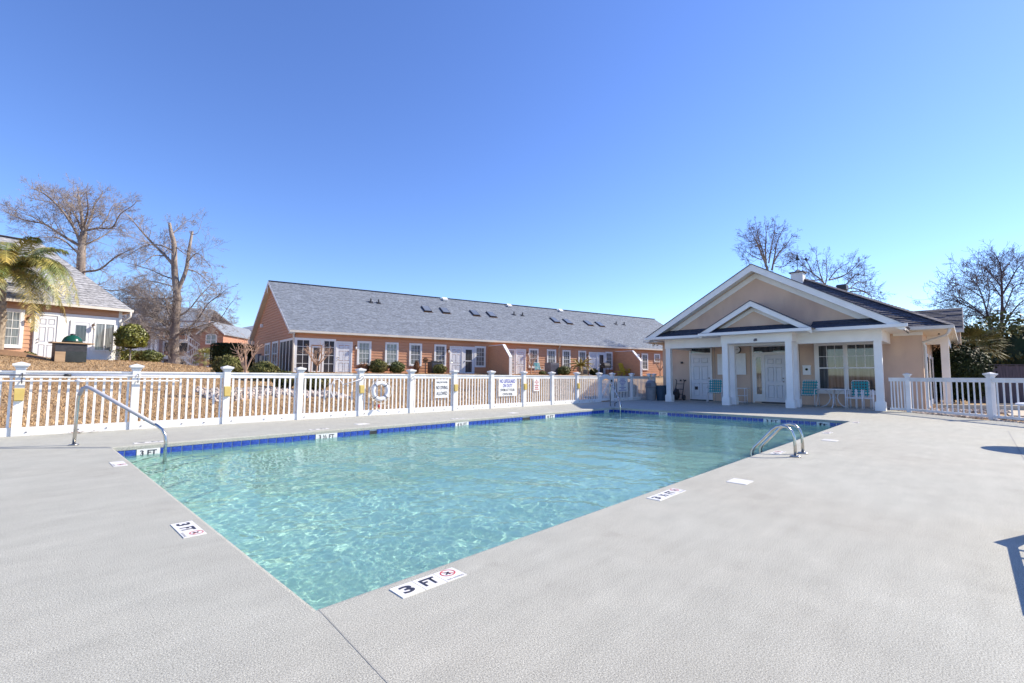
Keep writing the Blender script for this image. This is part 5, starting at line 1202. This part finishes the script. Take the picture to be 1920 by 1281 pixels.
limbtree('low spreading bare tree behind the clubhouse roof beside the cupola', 'bare_tree', (pD.x, pD.y, 0), [
    (Z8([(1400, 1850), (1350, 1300), (1300, 1000)]), .26, .18), (Z8([(1300, 1000), (1150, 800), (1020, 700), (930, 610)]), .12, .03, 0), (Z8([(1180, 840), (1130, 700), (1100, 540)]), .09, .03, 1), (Z8([(1200, 860), (1220, 740), (1210, 580)]), .08, .03, -1),
    (Z8([(1250, 800), (1400, 760), (1500, 690), (1590, 590)]), .10, .03, 1), (Z8([(1240, 800), (1340, 680), (1430, 620)]), .08, .03, -1), (Z8([(1330, 880), (1450, 850), (1560, 740), (1630, 740)]), .10, .03, 0), (Z8([(1350, 960), (1500, 900), (1620, 920), (1720, 960)]), .10, .03, -1),
    (Z8([(1500, 940), (1650, 940), (1750, 990), (1850, 1010)]), .09, .02, 1), (Z8([(1150, 800), (1000, 800), (900, 740)]), .08, .03, 1), (Z8([(1500, 900), (1600, 820), (1700, 880)]), .07, .02, 2), (Z8([(1050, 720), (960, 560), (830, 540)]), .06, .02, 0)],
    40, 14, 'bark', 'twigd', twig=0.7, lev=4, dens=3.6, rmin=0.008, kids=(2, 4))
z9 = lambda x, y: (1380 + x * .28125, 380 + y * .28125)
def Z9(L): return [z9(*p) for p in L]
pE = at(1877, 700, 40)
limbtree('tall dark bare tree at the right edge behind the wooden fence', 'bare_tree', (pE.x, pE.y, 0), [
    (Z9([(1780, 1180), (1775, 1000), (1770, 850), (1775, 700)]), .26, .18), (Z9([(1775, 700), (1772, 560), (1765, 440), (1740, 370)]), .16, .04, 1), (Z9([(1773, 620), (1830, 520), (1870, 450), (1910, 400)]), .11, .03, -1), (Z9([(1772, 850), (1850, 720), (1930, 640), (2010, 600)]), .12, .03, 1),
    (Z9([(1770, 560), (1700, 480), (1640, 410)]), .09, .03, 2), (Z9([(1775, 960), (1860, 890), (1980, 830)]), .10, .03, -1), (Z9([(1775, 640), (1720, 560), (1680, 500)]), .08, .03, 0), (Z9([(1772, 760), (1820, 640), (1860, 560), (1960, 520)]), .09, .03, -2), (Z9([(1770, 500), (1800, 430), (1840, 380)]), .08, .02, 1)],
    40, 15, 'twigd', 'twigd', twig=0.95, lev=4, dens=5, rmin=0.009, kids=(2, 4))
pF = at(1862, 700, 38)
limbtree('slimmer leaning bare tree left of the tall dark tree at the right edge', 'bare_tree', (pF.x, pF.y, 0), [
    (Z9([(1750, 1150), (1730, 1000), (1700, 850), (1670, 720)]), .20, .12), (Z9([(1670, 720), (1640, 620), (1600, 540), (1510, 460)]), .09, .03, 1), (Z9([(1700, 800), (1600, 710), (1500, 640), (1400, 610)]), .10, .03, -1), (Z9([(1690, 780), (1560, 700), (1420, 650), (1340, 670)]), .08, .03, 1),
    (Z9([(1650, 640), (1560, 580), (1440, 530)]), .07, .02, -1), (Z9([(1720, 940), (1620, 860), (1530, 800), (1480, 790)]), .07, .02, 0), (Z9([(1710, 880), (1640, 760), (1540, 760)]), .06, .02, 1), (Z9([(1740, 1020), (1640, 960), (1560, 900)]), .07, .02, -1), (Z9([(1670, 720), (1690, 620), (1680, 540)]), .07, .02, 2)],
    38, 16, 'twigd', 'twigd', twig=0.95, lev=4, dens=5, rmin=0.009, kids=(2, 4))

# crepe myrtles: pruned pale stems
def myrtle(label, base, h, w, seed, n=7, dense=3, split=.45):
    rn = random.Random(seed); t = thing('crepe_myrtle', label, 'shrub', base, 0, 'pruned bare crepe myrtles')
    tr, tw = [], []
    p = Vector((0, 0, -.1)); q = Vector((rn.uniform(-.05, .05), 0, h * split)); tr.append((*p, *q, .055, .045))
    for i in range(n):
        a = 2 * PI * i / n + rn.uniform(-.3, .3); d = Vector((math.cos(a) * w, math.sin(a) * w, h * (1 - split) * rn.uniform(.55, .8)))
        e = q + d * rn.uniform(.55, .8); md = q.lerp(e, .5) + Vector((rn.uniform(-.04, .04), rn.uniform(-.04, .04), -.03))
        tr += [(*q, *md, .030, .024), (*md, *e, .024, .019)]
        for k in range(dense):
            dd = (d.normalized() + Vector((rn.gauss(0, .35), rn.gauss(0, .35), rn.uniform(0, .6)))).normalized()
            grow(tw, rn, e if k else md.lerp(e, .6), dd, h * .22 * rn.uniform(.7, 1.3), .013, 1, bend=.2, kids=(2, 4), rmin=.006)
    V, F = tubes(tr, 7); link('trunk', npmesh('trunk', V, F, M['myrtle'], True), t)
    V, F = tubes(tw, 4); link('branches', npmesh('branches', V, F, M['myrtle']), t)
    return t
myrtle('pale bare crepe myrtle growing from the rock bed left of the corner room', on(3.95, 14.2), 1.8, .24, 21, 7, 3, .5)
myrtle('pale bare crepe myrtle spreading in front of the screened corner room', on(10.75, 24.6), 1.85, .75, 22, 11, 4, .22)
myrtle('pale bare crepe myrtle right of the first partition wall', rpt(16.1, -1.6), 1.7, .40, 23, 8, 3, .35)
myrtle('pale bare crepe myrtle at the far end of the row house by the clubhouse', rpt(30.2, -1.6), 1.75, .55, 24, 10, 4, .25)

def U(px, py, Y, dz=0):
    p = at(px, py, Y); return (p.x, p.y, zt(p.x, p.y) + dz)
# topiary and hedges left
tp = thing('topiary_tree', 'clipped yellow green dome topiary tree beside the left house corner', 'tree', U(243, 688, 24.4))
h0 = tp.location.z; c = Vector(at(247, 634, 24.4)) - tp.location
pts = ellip(5200, (.70, .70, .72), 3, .8, -.62, .08) + np.array(c); leafcloud('crown', pts, .052, M['leafy'], tp, seed=3, out=tuple(c), asp=.7)
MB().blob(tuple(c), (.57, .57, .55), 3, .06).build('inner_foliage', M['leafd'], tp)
MB().tube([(-.02, 0, -.1), (0, 0, c.z)], .045, 7).build('trunk', M['bark'], tp)
leafcloud('sucker_leaves', np.random.RandomState(8).normal(size=(420, 3)) * (.18, .18, .26) + (-.36, 0, .5), .045, M['leafy'], tp, seed=9)
shrub('low clipped dark green hedge behind the topiary tree, left half', U(243, 690, 27), (.72, .5, .38), 'leaf', 2600, .05, 31)
shrub('low clipped dark green hedge behind the topiary tree, right half', U(279, 688, 26.5), (.62, .5, .40), 'leaf', 2400, .05, 32)
shrub('big flat topped dark hedge block left of the row house gable', U(436, 690, 31), (1.05, .9, .95), 'leafd', 6000, .06, 33, square=.7, cat='hedge', name='hedge')
bx = bpy.data.objects  # raise the block on its hidden foot
shrub('wide yellow green clipped shrub left of the pale crepe myrtle', U(427, 712, 21), (.62, .55, .50), 'leafo', 3800, .045, 34)
shrub('yellow green clipped shrub right of the pale crepe myrtle by the gable', U(494, 712, 21), (.60, .5, .44), 'leafo', 3400, .045, 35)
shrub('low yellow green shrub under the corner downspout behind the fence', U(533, 722, 19), (.45, .4, .36), 'leafo', 2200, .04, 36)
shrub('wide low yellow green shrub in front of the corner screen room', U(585, 722, 19), (.68, .5, .36), 'leafo', 3600, .04, 37)
shrub('round dark brown green shrub below the second row house window', rpt(4.75, -1.2), (.60, .55, .45), 'leafo', 3000, .045, 38)
shrub('smaller dark shrub right of the round brown green one', rpt(5.95, -1.2), (.50, .5, .40), 'leaf', 2600, .045, 39)
shrub('small grey green dome shrub in front of the dark air conditioner', rpt(8.75, -1.6), (.50, .45, .33), 'leafo', 2200, .04, 40)
shrub('reddish low shrub below the first row house window', rpt(3.9, -.9), (.42, .35, .33), 'leafr', 900, .045, 41, core='leafr')
shrub('reddish narrow shrub between the third and fourth row house windows', rpt(7.35, -1.0), (.20, .2, .45), 'leafr', 700, .045, 42, core='leafr')
shrub('dark rounded shrub right of the grey air conditioner', rpt(19.3, -1.5), (.60, .5, .36), 'leaf', 2400, .045, 43)
shrub('small dark shrub right of the sago palm', rpt(22.3, -1.6), (.35, .35, .28), 'leafd', 1500, .045, 44)
shrub('tiny low green plant left of the grey air conditioner', rpt(17.3, -1.4), (.28, .28, .16), 'leaf', 700, .04, 45)
shrub('tiny spiky green plant by the left house door', (*lw(-3.5, -.5)[:2], 1.85), (.30, .2, .14), 'leaf', 500, .06, 46)
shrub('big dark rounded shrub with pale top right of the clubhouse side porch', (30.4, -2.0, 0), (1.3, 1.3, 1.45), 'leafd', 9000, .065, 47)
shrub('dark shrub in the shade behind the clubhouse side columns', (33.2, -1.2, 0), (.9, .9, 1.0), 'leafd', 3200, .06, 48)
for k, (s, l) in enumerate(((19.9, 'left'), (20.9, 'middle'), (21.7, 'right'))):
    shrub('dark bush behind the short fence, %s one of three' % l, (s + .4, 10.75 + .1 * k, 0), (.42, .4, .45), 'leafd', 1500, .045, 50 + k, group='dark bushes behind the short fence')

# palms
def frond(par, d, L, droop, mat, seed, w=.42, nl=46, rise=.9, lw_=.016, name='frond', o=(0, 0, 0)):
    """feather frond: arching rachis with narrow leaflets"""
    rn = random.Random(seed); d = Vector((d[0], d[1], 0)).normalized(); side = Vector((-d.y, d.x, 0)); o = Vector(o)
    P = []
    for i in range(15):
        t = i / 14; P.append(o + d * (L * (t - .14 * t ** 2.6 * droop)) + Vector((0, 0, L * (rise * t - (.55 + .5 * droop) * t * t * 1.12))))
    b = MB(); b.tube(P, [.022 * (1 - .8 * i / 14) for i in range(15)], 5)
    for k in range(nl):
        t = .12 + .88 * k / nl; j = min(13, int(t * 14)); p = P[j].lerp(P[j + 1], t * 14 - j); tg = (P[j + 1] - P[j]).normalized()
        nrm = tg.cross(side).normalized()
        ll = w * (math.sin(PI * min(1, t * .86 + .12)) ** .6) * rn.uniform(.85, 1.15)
        for s in (-1, 1):
            dv = (side * s * .75 + tg * .62 + nrm * -.12 + Vector((rn.gauss(0, .09), rn.gauss(0, .09), rn.gauss(0, .09)))).normalized()
            md = p + dv * ll * .55; e = p + dv * ll + Vector((0, 0, -ll * rn.uniform(.16, .5))); ww = tg * lw_
            b.quad(p - ww * .5, p + ww * .5, md + ww, md - ww * .4); b.quad(md - ww * .4, md + ww, e)
    return b.build(name, mat, par)
pp = at(-4, 664, 20.4)
pl_ = thing('palm_tree', 'arching feather palm with yellowing fronds at the left edge in front of the house', 'palm tree', (pp.x, pp.y, zt(pp.x, pp.y) - .1))
top = at(3, 524, 20.4) - pl_.location
tb_ = [(0, 0, 0), (.02, 0, top.z * .5), (top.x * .7, top.y * .7, top.z * .85), tuple(top)]
MB().tube([tuple(q) for q in bez(tb_, 5)], [.17 - .004 * i for i in range(16)], 10).build('trunk', M['palmbark'], pl_)
bt = MB(); rn = random.Random(4)
for i in range(60):
    z = top.z * (.35 + .62 * i / 60); a = i * 2.4; r = .14; q = Vector(bez(tb_, 5)[min(15, int(z / top.z * 15))])
    e = Vector((math.cos(a), math.sin(a), 0)); s_ = Vector((-math.sin(a), math.cos(a), 0)) * .06
    p0 = Vector((q.x, q.y, z)) + e * r * .8; bt.quad(p0 - s_, p0 + s_, p0 + e * .10 + Vector((0, 0, .20)) + s_ * .5, p0 + e * .10 + Vector((0, 0, .20)) - s_ * .5)
bt.build('frond_stub', M['palmbark'], pl_, kind='stuff')
rgt = Vector((RT.x, RT.y, 0)).normalized(); fwd = Vector((FW.x, FW.y, 0)).normalized()
rn = random.Random(9)
for k in range(21):
    a = 2 * PI * k / 21 + rn.uniform(-.12, .12); dr = rgt * math.cos(a) + fwd * math.sin(a); lay = k % 3
    frond(pl_, dr, (2.9, 2.7, 2.2)[lay] * rn.uniform(.9, 1.08), (1.55, 1.15, .7)[lay], M['frond' if rn.random() < .55 else 'frondy'], 60 + k, .60, 105, (.95, 1.4, 1.75)[lay] * rn.uniform(.9, 1.1), .023, o=top)
for k, (a, L, dp_, rs_) in enumerate(((.05, 3.9, 1.75, 1.3), (-.25, 3.0, 1.8, .85), (.35, 3.7, 1.8, 1.35), (-.12, 3.8, 1.6, 1.2))):
    frond(pl_, rgt * math.cos(a) + fwd * math.sin(a), L, dp_, M['frond' if k not in (1, 4) else 'frondy'], 95 + k, .66, 115, rs_, .024, o=top)
sg = thing('sago_palm', 'yellowish sago palm spreading in front of the row house wall', 'palm', rpt(21.1, -1.4))
MB().tube([(0, 0, -.1), (0, 0, .62)], [.16, .19], 10).blob((0, 0, .62), (.22, .22, .15), 2, .1).build('trunk', M['palmbark'], sg)
for k in range(30):
    a = 2 * PI * k / 30 + (k % 3) * .1; frond(sg, (math.cos(a), math.sin(a)), (1.2, 1.1, .9)[k % 3], (.55, .35, .1)[k % 3], M['frondy'], 120 + k, .17, 34, (.65, 1.0, 1.4)[k % 3], .02, o=(0, 0, .66))
def fanpalm(label, base, th, R, mat, seed, n=26):
    t = thing('fan_palm', label, 'palm tree', base); rn = random.Random(seed)
    MB().tube([(0, 0, -.1), (.03, 0, th)], [.16, .14], 8).build('trunk', M['palmbark'], t)
    for k in range(n):
        a = rn.uniform(0, 2 * PI); el = rn.uniform(-.55, 1.3); d = Vector((math.cos(a) * math.cos(el), math.sin(a) * math.cos(el), math.sin(el))); o = Vector((0, 0, th)); c = o + d * R * rn.uniform(.45, .65)
        b = MB().tube([o, c], .012, 4); s = d.cross(Vector((0, 0, 1))).normalized(); u = s.cross(d).normalized()
        for j in range(15):
            q = -1.35 + 2.7 * j / 14; v = (d * math.cos(q) + s * math.sin(q) + u * rn.uniform(-.12, .12)).normalized(); w = (s * math.cos(q) - d * math.sin(q)) * .022; L = R * .55 * rn.uniform(.85, 1.1)
            e = c + v * L + Vector((0, 0, -.18 * L)); mm = c + v * L * .6; b.quad(c, mm + w, e, mm - w)
        b.build('fan_leaf', mat, t)
    return t
q = at(383, 697, 44); fanpalm('small fan palm in front of the brick apartment block', (q.x, q.y, 1.25), 1.35, 1.15, M['frond'], 5, 34)
fanpalm('fan palm showing over the dark shrub right of the clubhouse', (35.0, -2.75, 0), 2.9, 1.35, M['leafo'], 6, 44)

# ------------------------------------------------------------------ yard things
gr = thing('egg_grill', 'green egg shaped grill in a dark cabinet with wooden counter by the left house', 'grill', on(*at(128, 680, 20.6)[:2]), LA)
gz = zt(gr.location.x, gr.location.y)
MB().box((-.50, -.33, 0), (-.16, .33, .80)).box((-.16, -.33, .0), (.52, .33, .80)).build('cabinet', M['dark'], gr)
MB().box((-.16, -.336, .0), (.52, -.331, .46)).build('cabinet_front', M['blackpanel'], gr); MB().box((-.50, -.336, .0), (-.17, -.331, .44)).build('cabinet_front', M['wood'], gr)
MB().box((-.62, -.40, .80), (.74, .40, .845)).build('counter', M['wood'], gr)
MB().lathe([(.33, .845), (.34, .90), (.325, .96), (.28, 1.06), (.19, 1.14), (.09, 1.175), (.08, 1.18)], (.08, 0, 0), 22).build('egg_lid', M['eggreen'], gr, smooth=True)
MB().lathe([(.07, 1.175), (.09, 1.19), (.085, 1.23), (.04, 1.245)], (.08, 0, 0), 12).build('vent_cap', M['dark'], gr); MB().lathe([(.345, .885), (.35, .90), (.345, .915)], (.08, 0, 0), 22).build('band', M['dark'], gr)
def ac(label, base, w, h, mat):
    a = thing('air_conditioner', label, 'air conditioner', base, RA)
    MB().box((-w / 2, -w / 2, .04), (w / 2, w / 2, h)).build('cabinet', mat, a)
    b = MB()
    for i in range(9): b.box((-w / 2 + .04, -w / 2 - .012, .12 + (h - .2) * i / 9), (w / 2 - .04, -w / 2, .15 + (h - .2) * i / 9))
    b.build('louver', M['acgrey'], a, kind='stuff'); MB().lathe([(w * .42, h), (w * .40, h + .03), (.05, h + .035)], n=14).build('fan_grille', M['dark'], a)
    MB().box((-w / 2 - .05, -w / 2 - .05, -.1), (w / 2 + .05, w / 2 + .05, .04)).build('pad', M['concrete'], a)
ac('dark air conditioner behind the grey green dome shrub', rpt(8.75, -.75), .75, .85, M['dark']); ac('grey air conditioner between two windows near the downspout', rpt(18.55, -.9), .8, .95, M['acgrey']); ac('small beige box unit behind the sago palm trunk', rpt(21.9, -.8), .5, .55, M['acbeige'])
def adirondack(label, base, rz):
    a = thing('adirondack_chair', label, 'chair', base, rz)
    for i in range(6): MB().prism([(-.26 + .088 * i, .15, .30), (-.18 + .088 * i, .15, .30), (-.18 + .088 * i, .42, 1.06 + (.05 if i in (2, 3) else 0)), (-.26 + .088 * i, .42, 1.06 + (.05 if i in (2, 3) else 0))], (0, .02, .006)).build('back_slat', M['yellow'], a)
    for i in range(5): MB().box((-.27, -.35 + .1 * i, .37 - .02 * i), (.27, -.27 + .1 * i, .39 - .02 * i)).build('seat_slat', M['yellow'], a)
    for s in (-1, 1):
        MB().box((.27 * s - .02, -.36, 0), (.27 * s + .02, -.28, .56)).build('front_leg', M['yellow'], a); MB().box((.32 * s - .07, -.42, .56), (.32 * s + .07, .32, .585)).build('arm', M['yellow'], a)
        MB().prism([(.27 * s - .02, -.3, .30), (.27 * s - .02, -.3, .37), (.27 * s - .02, .5, .08), (.27 * s - .02, .5, 0)], (.04, 0, 0)).build('rear_leg', M['yellow'], a)
    return a
adirondack('yellow slatted garden chair beside the second partition wall', rpt(25.72, -1.6), RA)
st_ = thing('footstool', 'low yellow slatted footstool left of the yellow garden chair', 'footstool', rpt(24.95, -1.8), RA)
for i in range(5): MB().box((-.36 + .145 * i, -.24, .34), (-.23 + .145 * i, .24, .37)).build('slat', M['yellow'], st_)
for x in (-.32, .30):
    for y in (-.2, .2): MB().box((x - .02, y - .02, 0), (x + .02, y + .02, .34)).build('leg', M['yellow'], st_)
tc_ = strap_chair('teal strap chair against the row house wall below a window', rpt(17.2, -1.1), RA, group='teal strap chairs by the row house')
gq = thing('gas_grill', 'black covered gas grill on a cart in front of the glazed door', 'grill', rpt(23.6, -1.6), RA)
MB().box((-.3, -.25, .62), (.3, .25, .82)).prism([(-.3, -.25, .82), (-.3, .25, .82), (-.3, .2, 1.02), (-.3, .0, 1.08), (-.3, -.2, 1.0)], (.6, 0, 0)).build('hood', M['dark'], gq)
MB().box((-.62, -.2, .74), (-.3, .2, .77)).box((.3, -.2, .74), (.62, .2, .77)).build('shelf', M['dark'], gq)
for x in (-.26, .26):
    for y in (-.2, .2): MB().tube([(x, y, 0), (x, y, .62)], .02, 6).build('leg', M['dark'], gq)
bd = thing('bird_feeder', 'brown wooden bird feeder on a post by the row house wall', 'bird feeder', rpt(8.0, -.9), RA)
MB().tube([(0, 0, -.1), (0, 0, .75)], .03, 6).build('post', M['fencewood'], bd); MB().box((-.13, -.1, .75), (.13, .1, .95)).build('box', M['mulch'], bd); MB().prism([(-.2, -.15, .93), (.2, -.15, .93), (0, -.15, 1.1)], (0, .3, 0)).build('roof', M['leafr'], bd)
bb = thing('dark_barrel', 'dark barrel at the far end of the row house beside the clubhouse corner', 'barrel', rpt(31.3, -1.8), RA)
MB().lathe([(.25, 0), (.29, .3), (.29, .55), (.25, .8), (.2, .85)], n=14).build('body', M['dark'], bb)
# rock bed
rn = random.Random(77); b = MB(); ico = [(0, 0, 1), (.894, 0, .447), (.276, .851, .447), (-.724, .526, .447), (-.724, -.526, .447), (.276, -.851, .447), (.724, .526, -.447), (-.276, .851, -.447), (-.894, 0, -.447), (-.276, -.851, -.447), (.724, -.526, -.447), (0, 0, -1)]
icf = [(0, 1, 2), (0, 2, 3), (0, 3, 4), (0, 4, 5), (0, 5, 1), (1, 6, 2), (2, 7, 3), (3, 8, 4), (4, 9, 5), (5, 10, 1), (2, 6, 7), (3, 7, 8), (4, 8, 9), (5, 9, 10), (1, 10, 6), (11, 7, 6), (11, 8, 7), (11, 9, 8), (11, 10, 9), (11, 6, 10)]
def stone(b, x, y, z, s):
    e = Euler((rn.uniform(0, 6), rn.uniform(0, 6), rn.uniform(0, 6))).to_matrix(); sc = Vector((s * rn.uniform(.7, 1.4), s * rn.uniform(.7, 1.2), s * rn.uniform(.45, .8)))
    b.add([Vector((x, y, z)) + e @ Vector((p[0] * sc.x * rn.uniform(.85, 1.15), p[1] * sc.y, p[2] * sc.z)) for p in ico], icf)
for k in range(1100):
    t = rn.random(); x = 3.0 + 4.6 * t; y = 14.9 + 1.7 * math.sin(PI * t) * .6 + rn.gauss(0, .55) + .2 * t
    stone(b, x, y, zt(x, y) + .02, rn.uniform(.035, .10))
o = b.build('river_rock_bed', M['rock']); tag(o, 'bed of mixed pale river rocks around the crepe myrtle behind the fence', 'rocks'); o['kind'] = 'stuff'
b = MB()
for k in range(1500):
    x = rn.uniform(19.2, 25.2); f = (x - 18.2) / 2.4; yb = -2.6 + (x - 18.3) * .80
    y = min(yb, -1.25 if x > 22.6 else 5) - rn.random() ** 1.4 * 2.0 - .12
    stone(b, x, y, -.02, rn.uniform(.03, .075))
for k in range(500):
    t = rn.random(); x, y = 18.2 - 4 * t, -2.75 - 3.1 * t; stone(b, x + rn.gauss(.15, .08), y + rn.gauss(-.1, .07), -.02, rn.uniform(.02, .05))
o = b.build('pebble_bed', M['rock']); tag(o, 'bed of tan pebbles behind the white side fence', 'pebbles'); o['kind'] = 'stuff'
# path, curb and wooden fence on the right
MB().box((21.5, -9.5, -.2), (40, -3.3, -.012)).build('path', M['concrete'], kind='structure')
cb = thing('concrete_curb', 'pale raised concrete curb along the path behind the side fence', 'curb', (25.6, -3.6, 0), math.radians(-58))
for i in range(6): MB().box((-2.6 + .87 * i, -.18, -.05), (-1.745 + .87 * i, .18, .16)).build('curb_block', M['concrete'], cb)
wf = thing('wooden_fence', 'weathered dark wooden board fence at the right edge behind the white fence', 'fence', (30.7, -2.35, 0), math.atan2(-4.222 + 2.59, 31.906 - 30.606))
rn = random.Random(5)
for i in range(52):
    h = 1.82 + rn.uniform(-.015, .015); MB().prism([(.143 * i, rn.uniform(-.004, .004), 0), (.143 * i + .136, 0, 0), (.143 * i + .136, 0, h), (.143 * i, 0, h)], (0, .02, 0)).build('board', M['fencewood'], wf)
MB().box((-.05, -.05, 1.84), (7.5, .07, 1.88)).build('cap_rail', M['fencewood'], wf); MB().box((0, .02, .35), (7.5, .06, .44)).box((0, .02, 1.4), (7.5, .06, 1.49)).build('rail', M['fencewood'], wf)
MB().box((2.65, -.09, 0), (2.78, -.002, 1.98)).build('post', M['fencewood'], wf)
# far thickets
def thicket(label, c, r, mat, n, size, seed, core):
    t = thing('thicket', label, 'thicket', (c[0], c[1], 0))
    t['kind'] = 'stuff'
    b = MB(); rn = random.Random(seed)
    for k in range(7): b.blob((rn.uniform(-.6, .6) * r[0], rn.uniform(-.6, .6) * r[1], r[2] * .5), (r[0] * .36, r[1] * .36, r[2] * rn.uniform(.5, .85)), k + seed, .2, 10, 7)
    b.build('inner_growth', M[core], t, kind='stuff')
    pts = ellip(n, r, seed, .6, -.6, .25) + np.array((0, 0, r[2] * .65)); leafcloud('leaves', pts, size, M[mat], t, 'stuff', seed)
thicket('brown and russet thicket behind the wooden fence at the right edge', (46, -12, 0), (8, 5, 2.9), 'leafr', 20000, .17, 71, 'twigd')
thicket('olive green thicket behind the wooden fence below the leaning tree', (49, -6.0, 0), (6, 5, 3.2), 'leafo', 20000, .17, 72, 'leafd')
thicket('dark scrub beyond the wooden fence farther left', (57, 1.0, 0), (8, 6, 3.2), 'leafr', 18000, .17, 73, 'twigd')
# pine straw bed by the left house
b = MB(); rn = random.Random(6)
V_, F_ = [], []
for j in range(7):
    for i in range(15):
        x = -9 + i * .62; y = 25.6 + j * .66 + .12 * x * .3; p = Vector((x, y, 0)); z = zt(x, y) + .03 + .10 * math.sin(PI * j / 6) * (1 if 0 < i < 14 else 0); V_.append((x, y, z))
for j in range(6):
    for i in range(14): a = j * 15 + i; F_.append((a, a + 1, a + 16, a + 15))
link('pine_straw_bed', npmesh('pine_straw_bed', V_, F_, M['mulch'], True), kind='structure')
# grass
rs = np.random.RandomState(2); N_ = 230000
x = rs.uniform(-16, 27, N_); y = 10.45 + rs.rand(N_) ** 1.15 * 20
k = (y < np.where(x < 3, 29.4, 29.4 - np.clip((x - 3) / 7, 0, 1) * 3.0 - np.maximum(x - 10, 0) * .26)) & ~((x > 2.8) & (x < 7.8) & (y > 14.2) & (y < 16.6)) & (x > -1.6 - (y - 10) * .9)
x, y = x[k], y[k]; n = len(x); z = np.array([zt(a, c) for a, c in zip(x, y)])
ang = rs.rand(n) * 2 * PI; h = rs.uniform(.03, .075, n); w = rs.uniform(.008, .018, n); ln = rs.normal(0, .045, (n, 2))
P = np.stack([x, y, z - .005], 1); e = np.stack([np.cos(ang) * w, np.sin(ang) * w, 0 * w], 1)
tip = P + np.stack([ln[:, 0], ln[:, 1], h], 1)
gv = np.stack([P - e, P + e, tip], 1).reshape(-1, 3)
o = link('lawn_grass', npmesh('lawn_grass', gv, np.arange(3 * n).reshape(n, 3), M['grass'])); tag(o, 'short dormant tan grass covering the sloping lawn', 'grass'); o['kind'] = 'stuff'
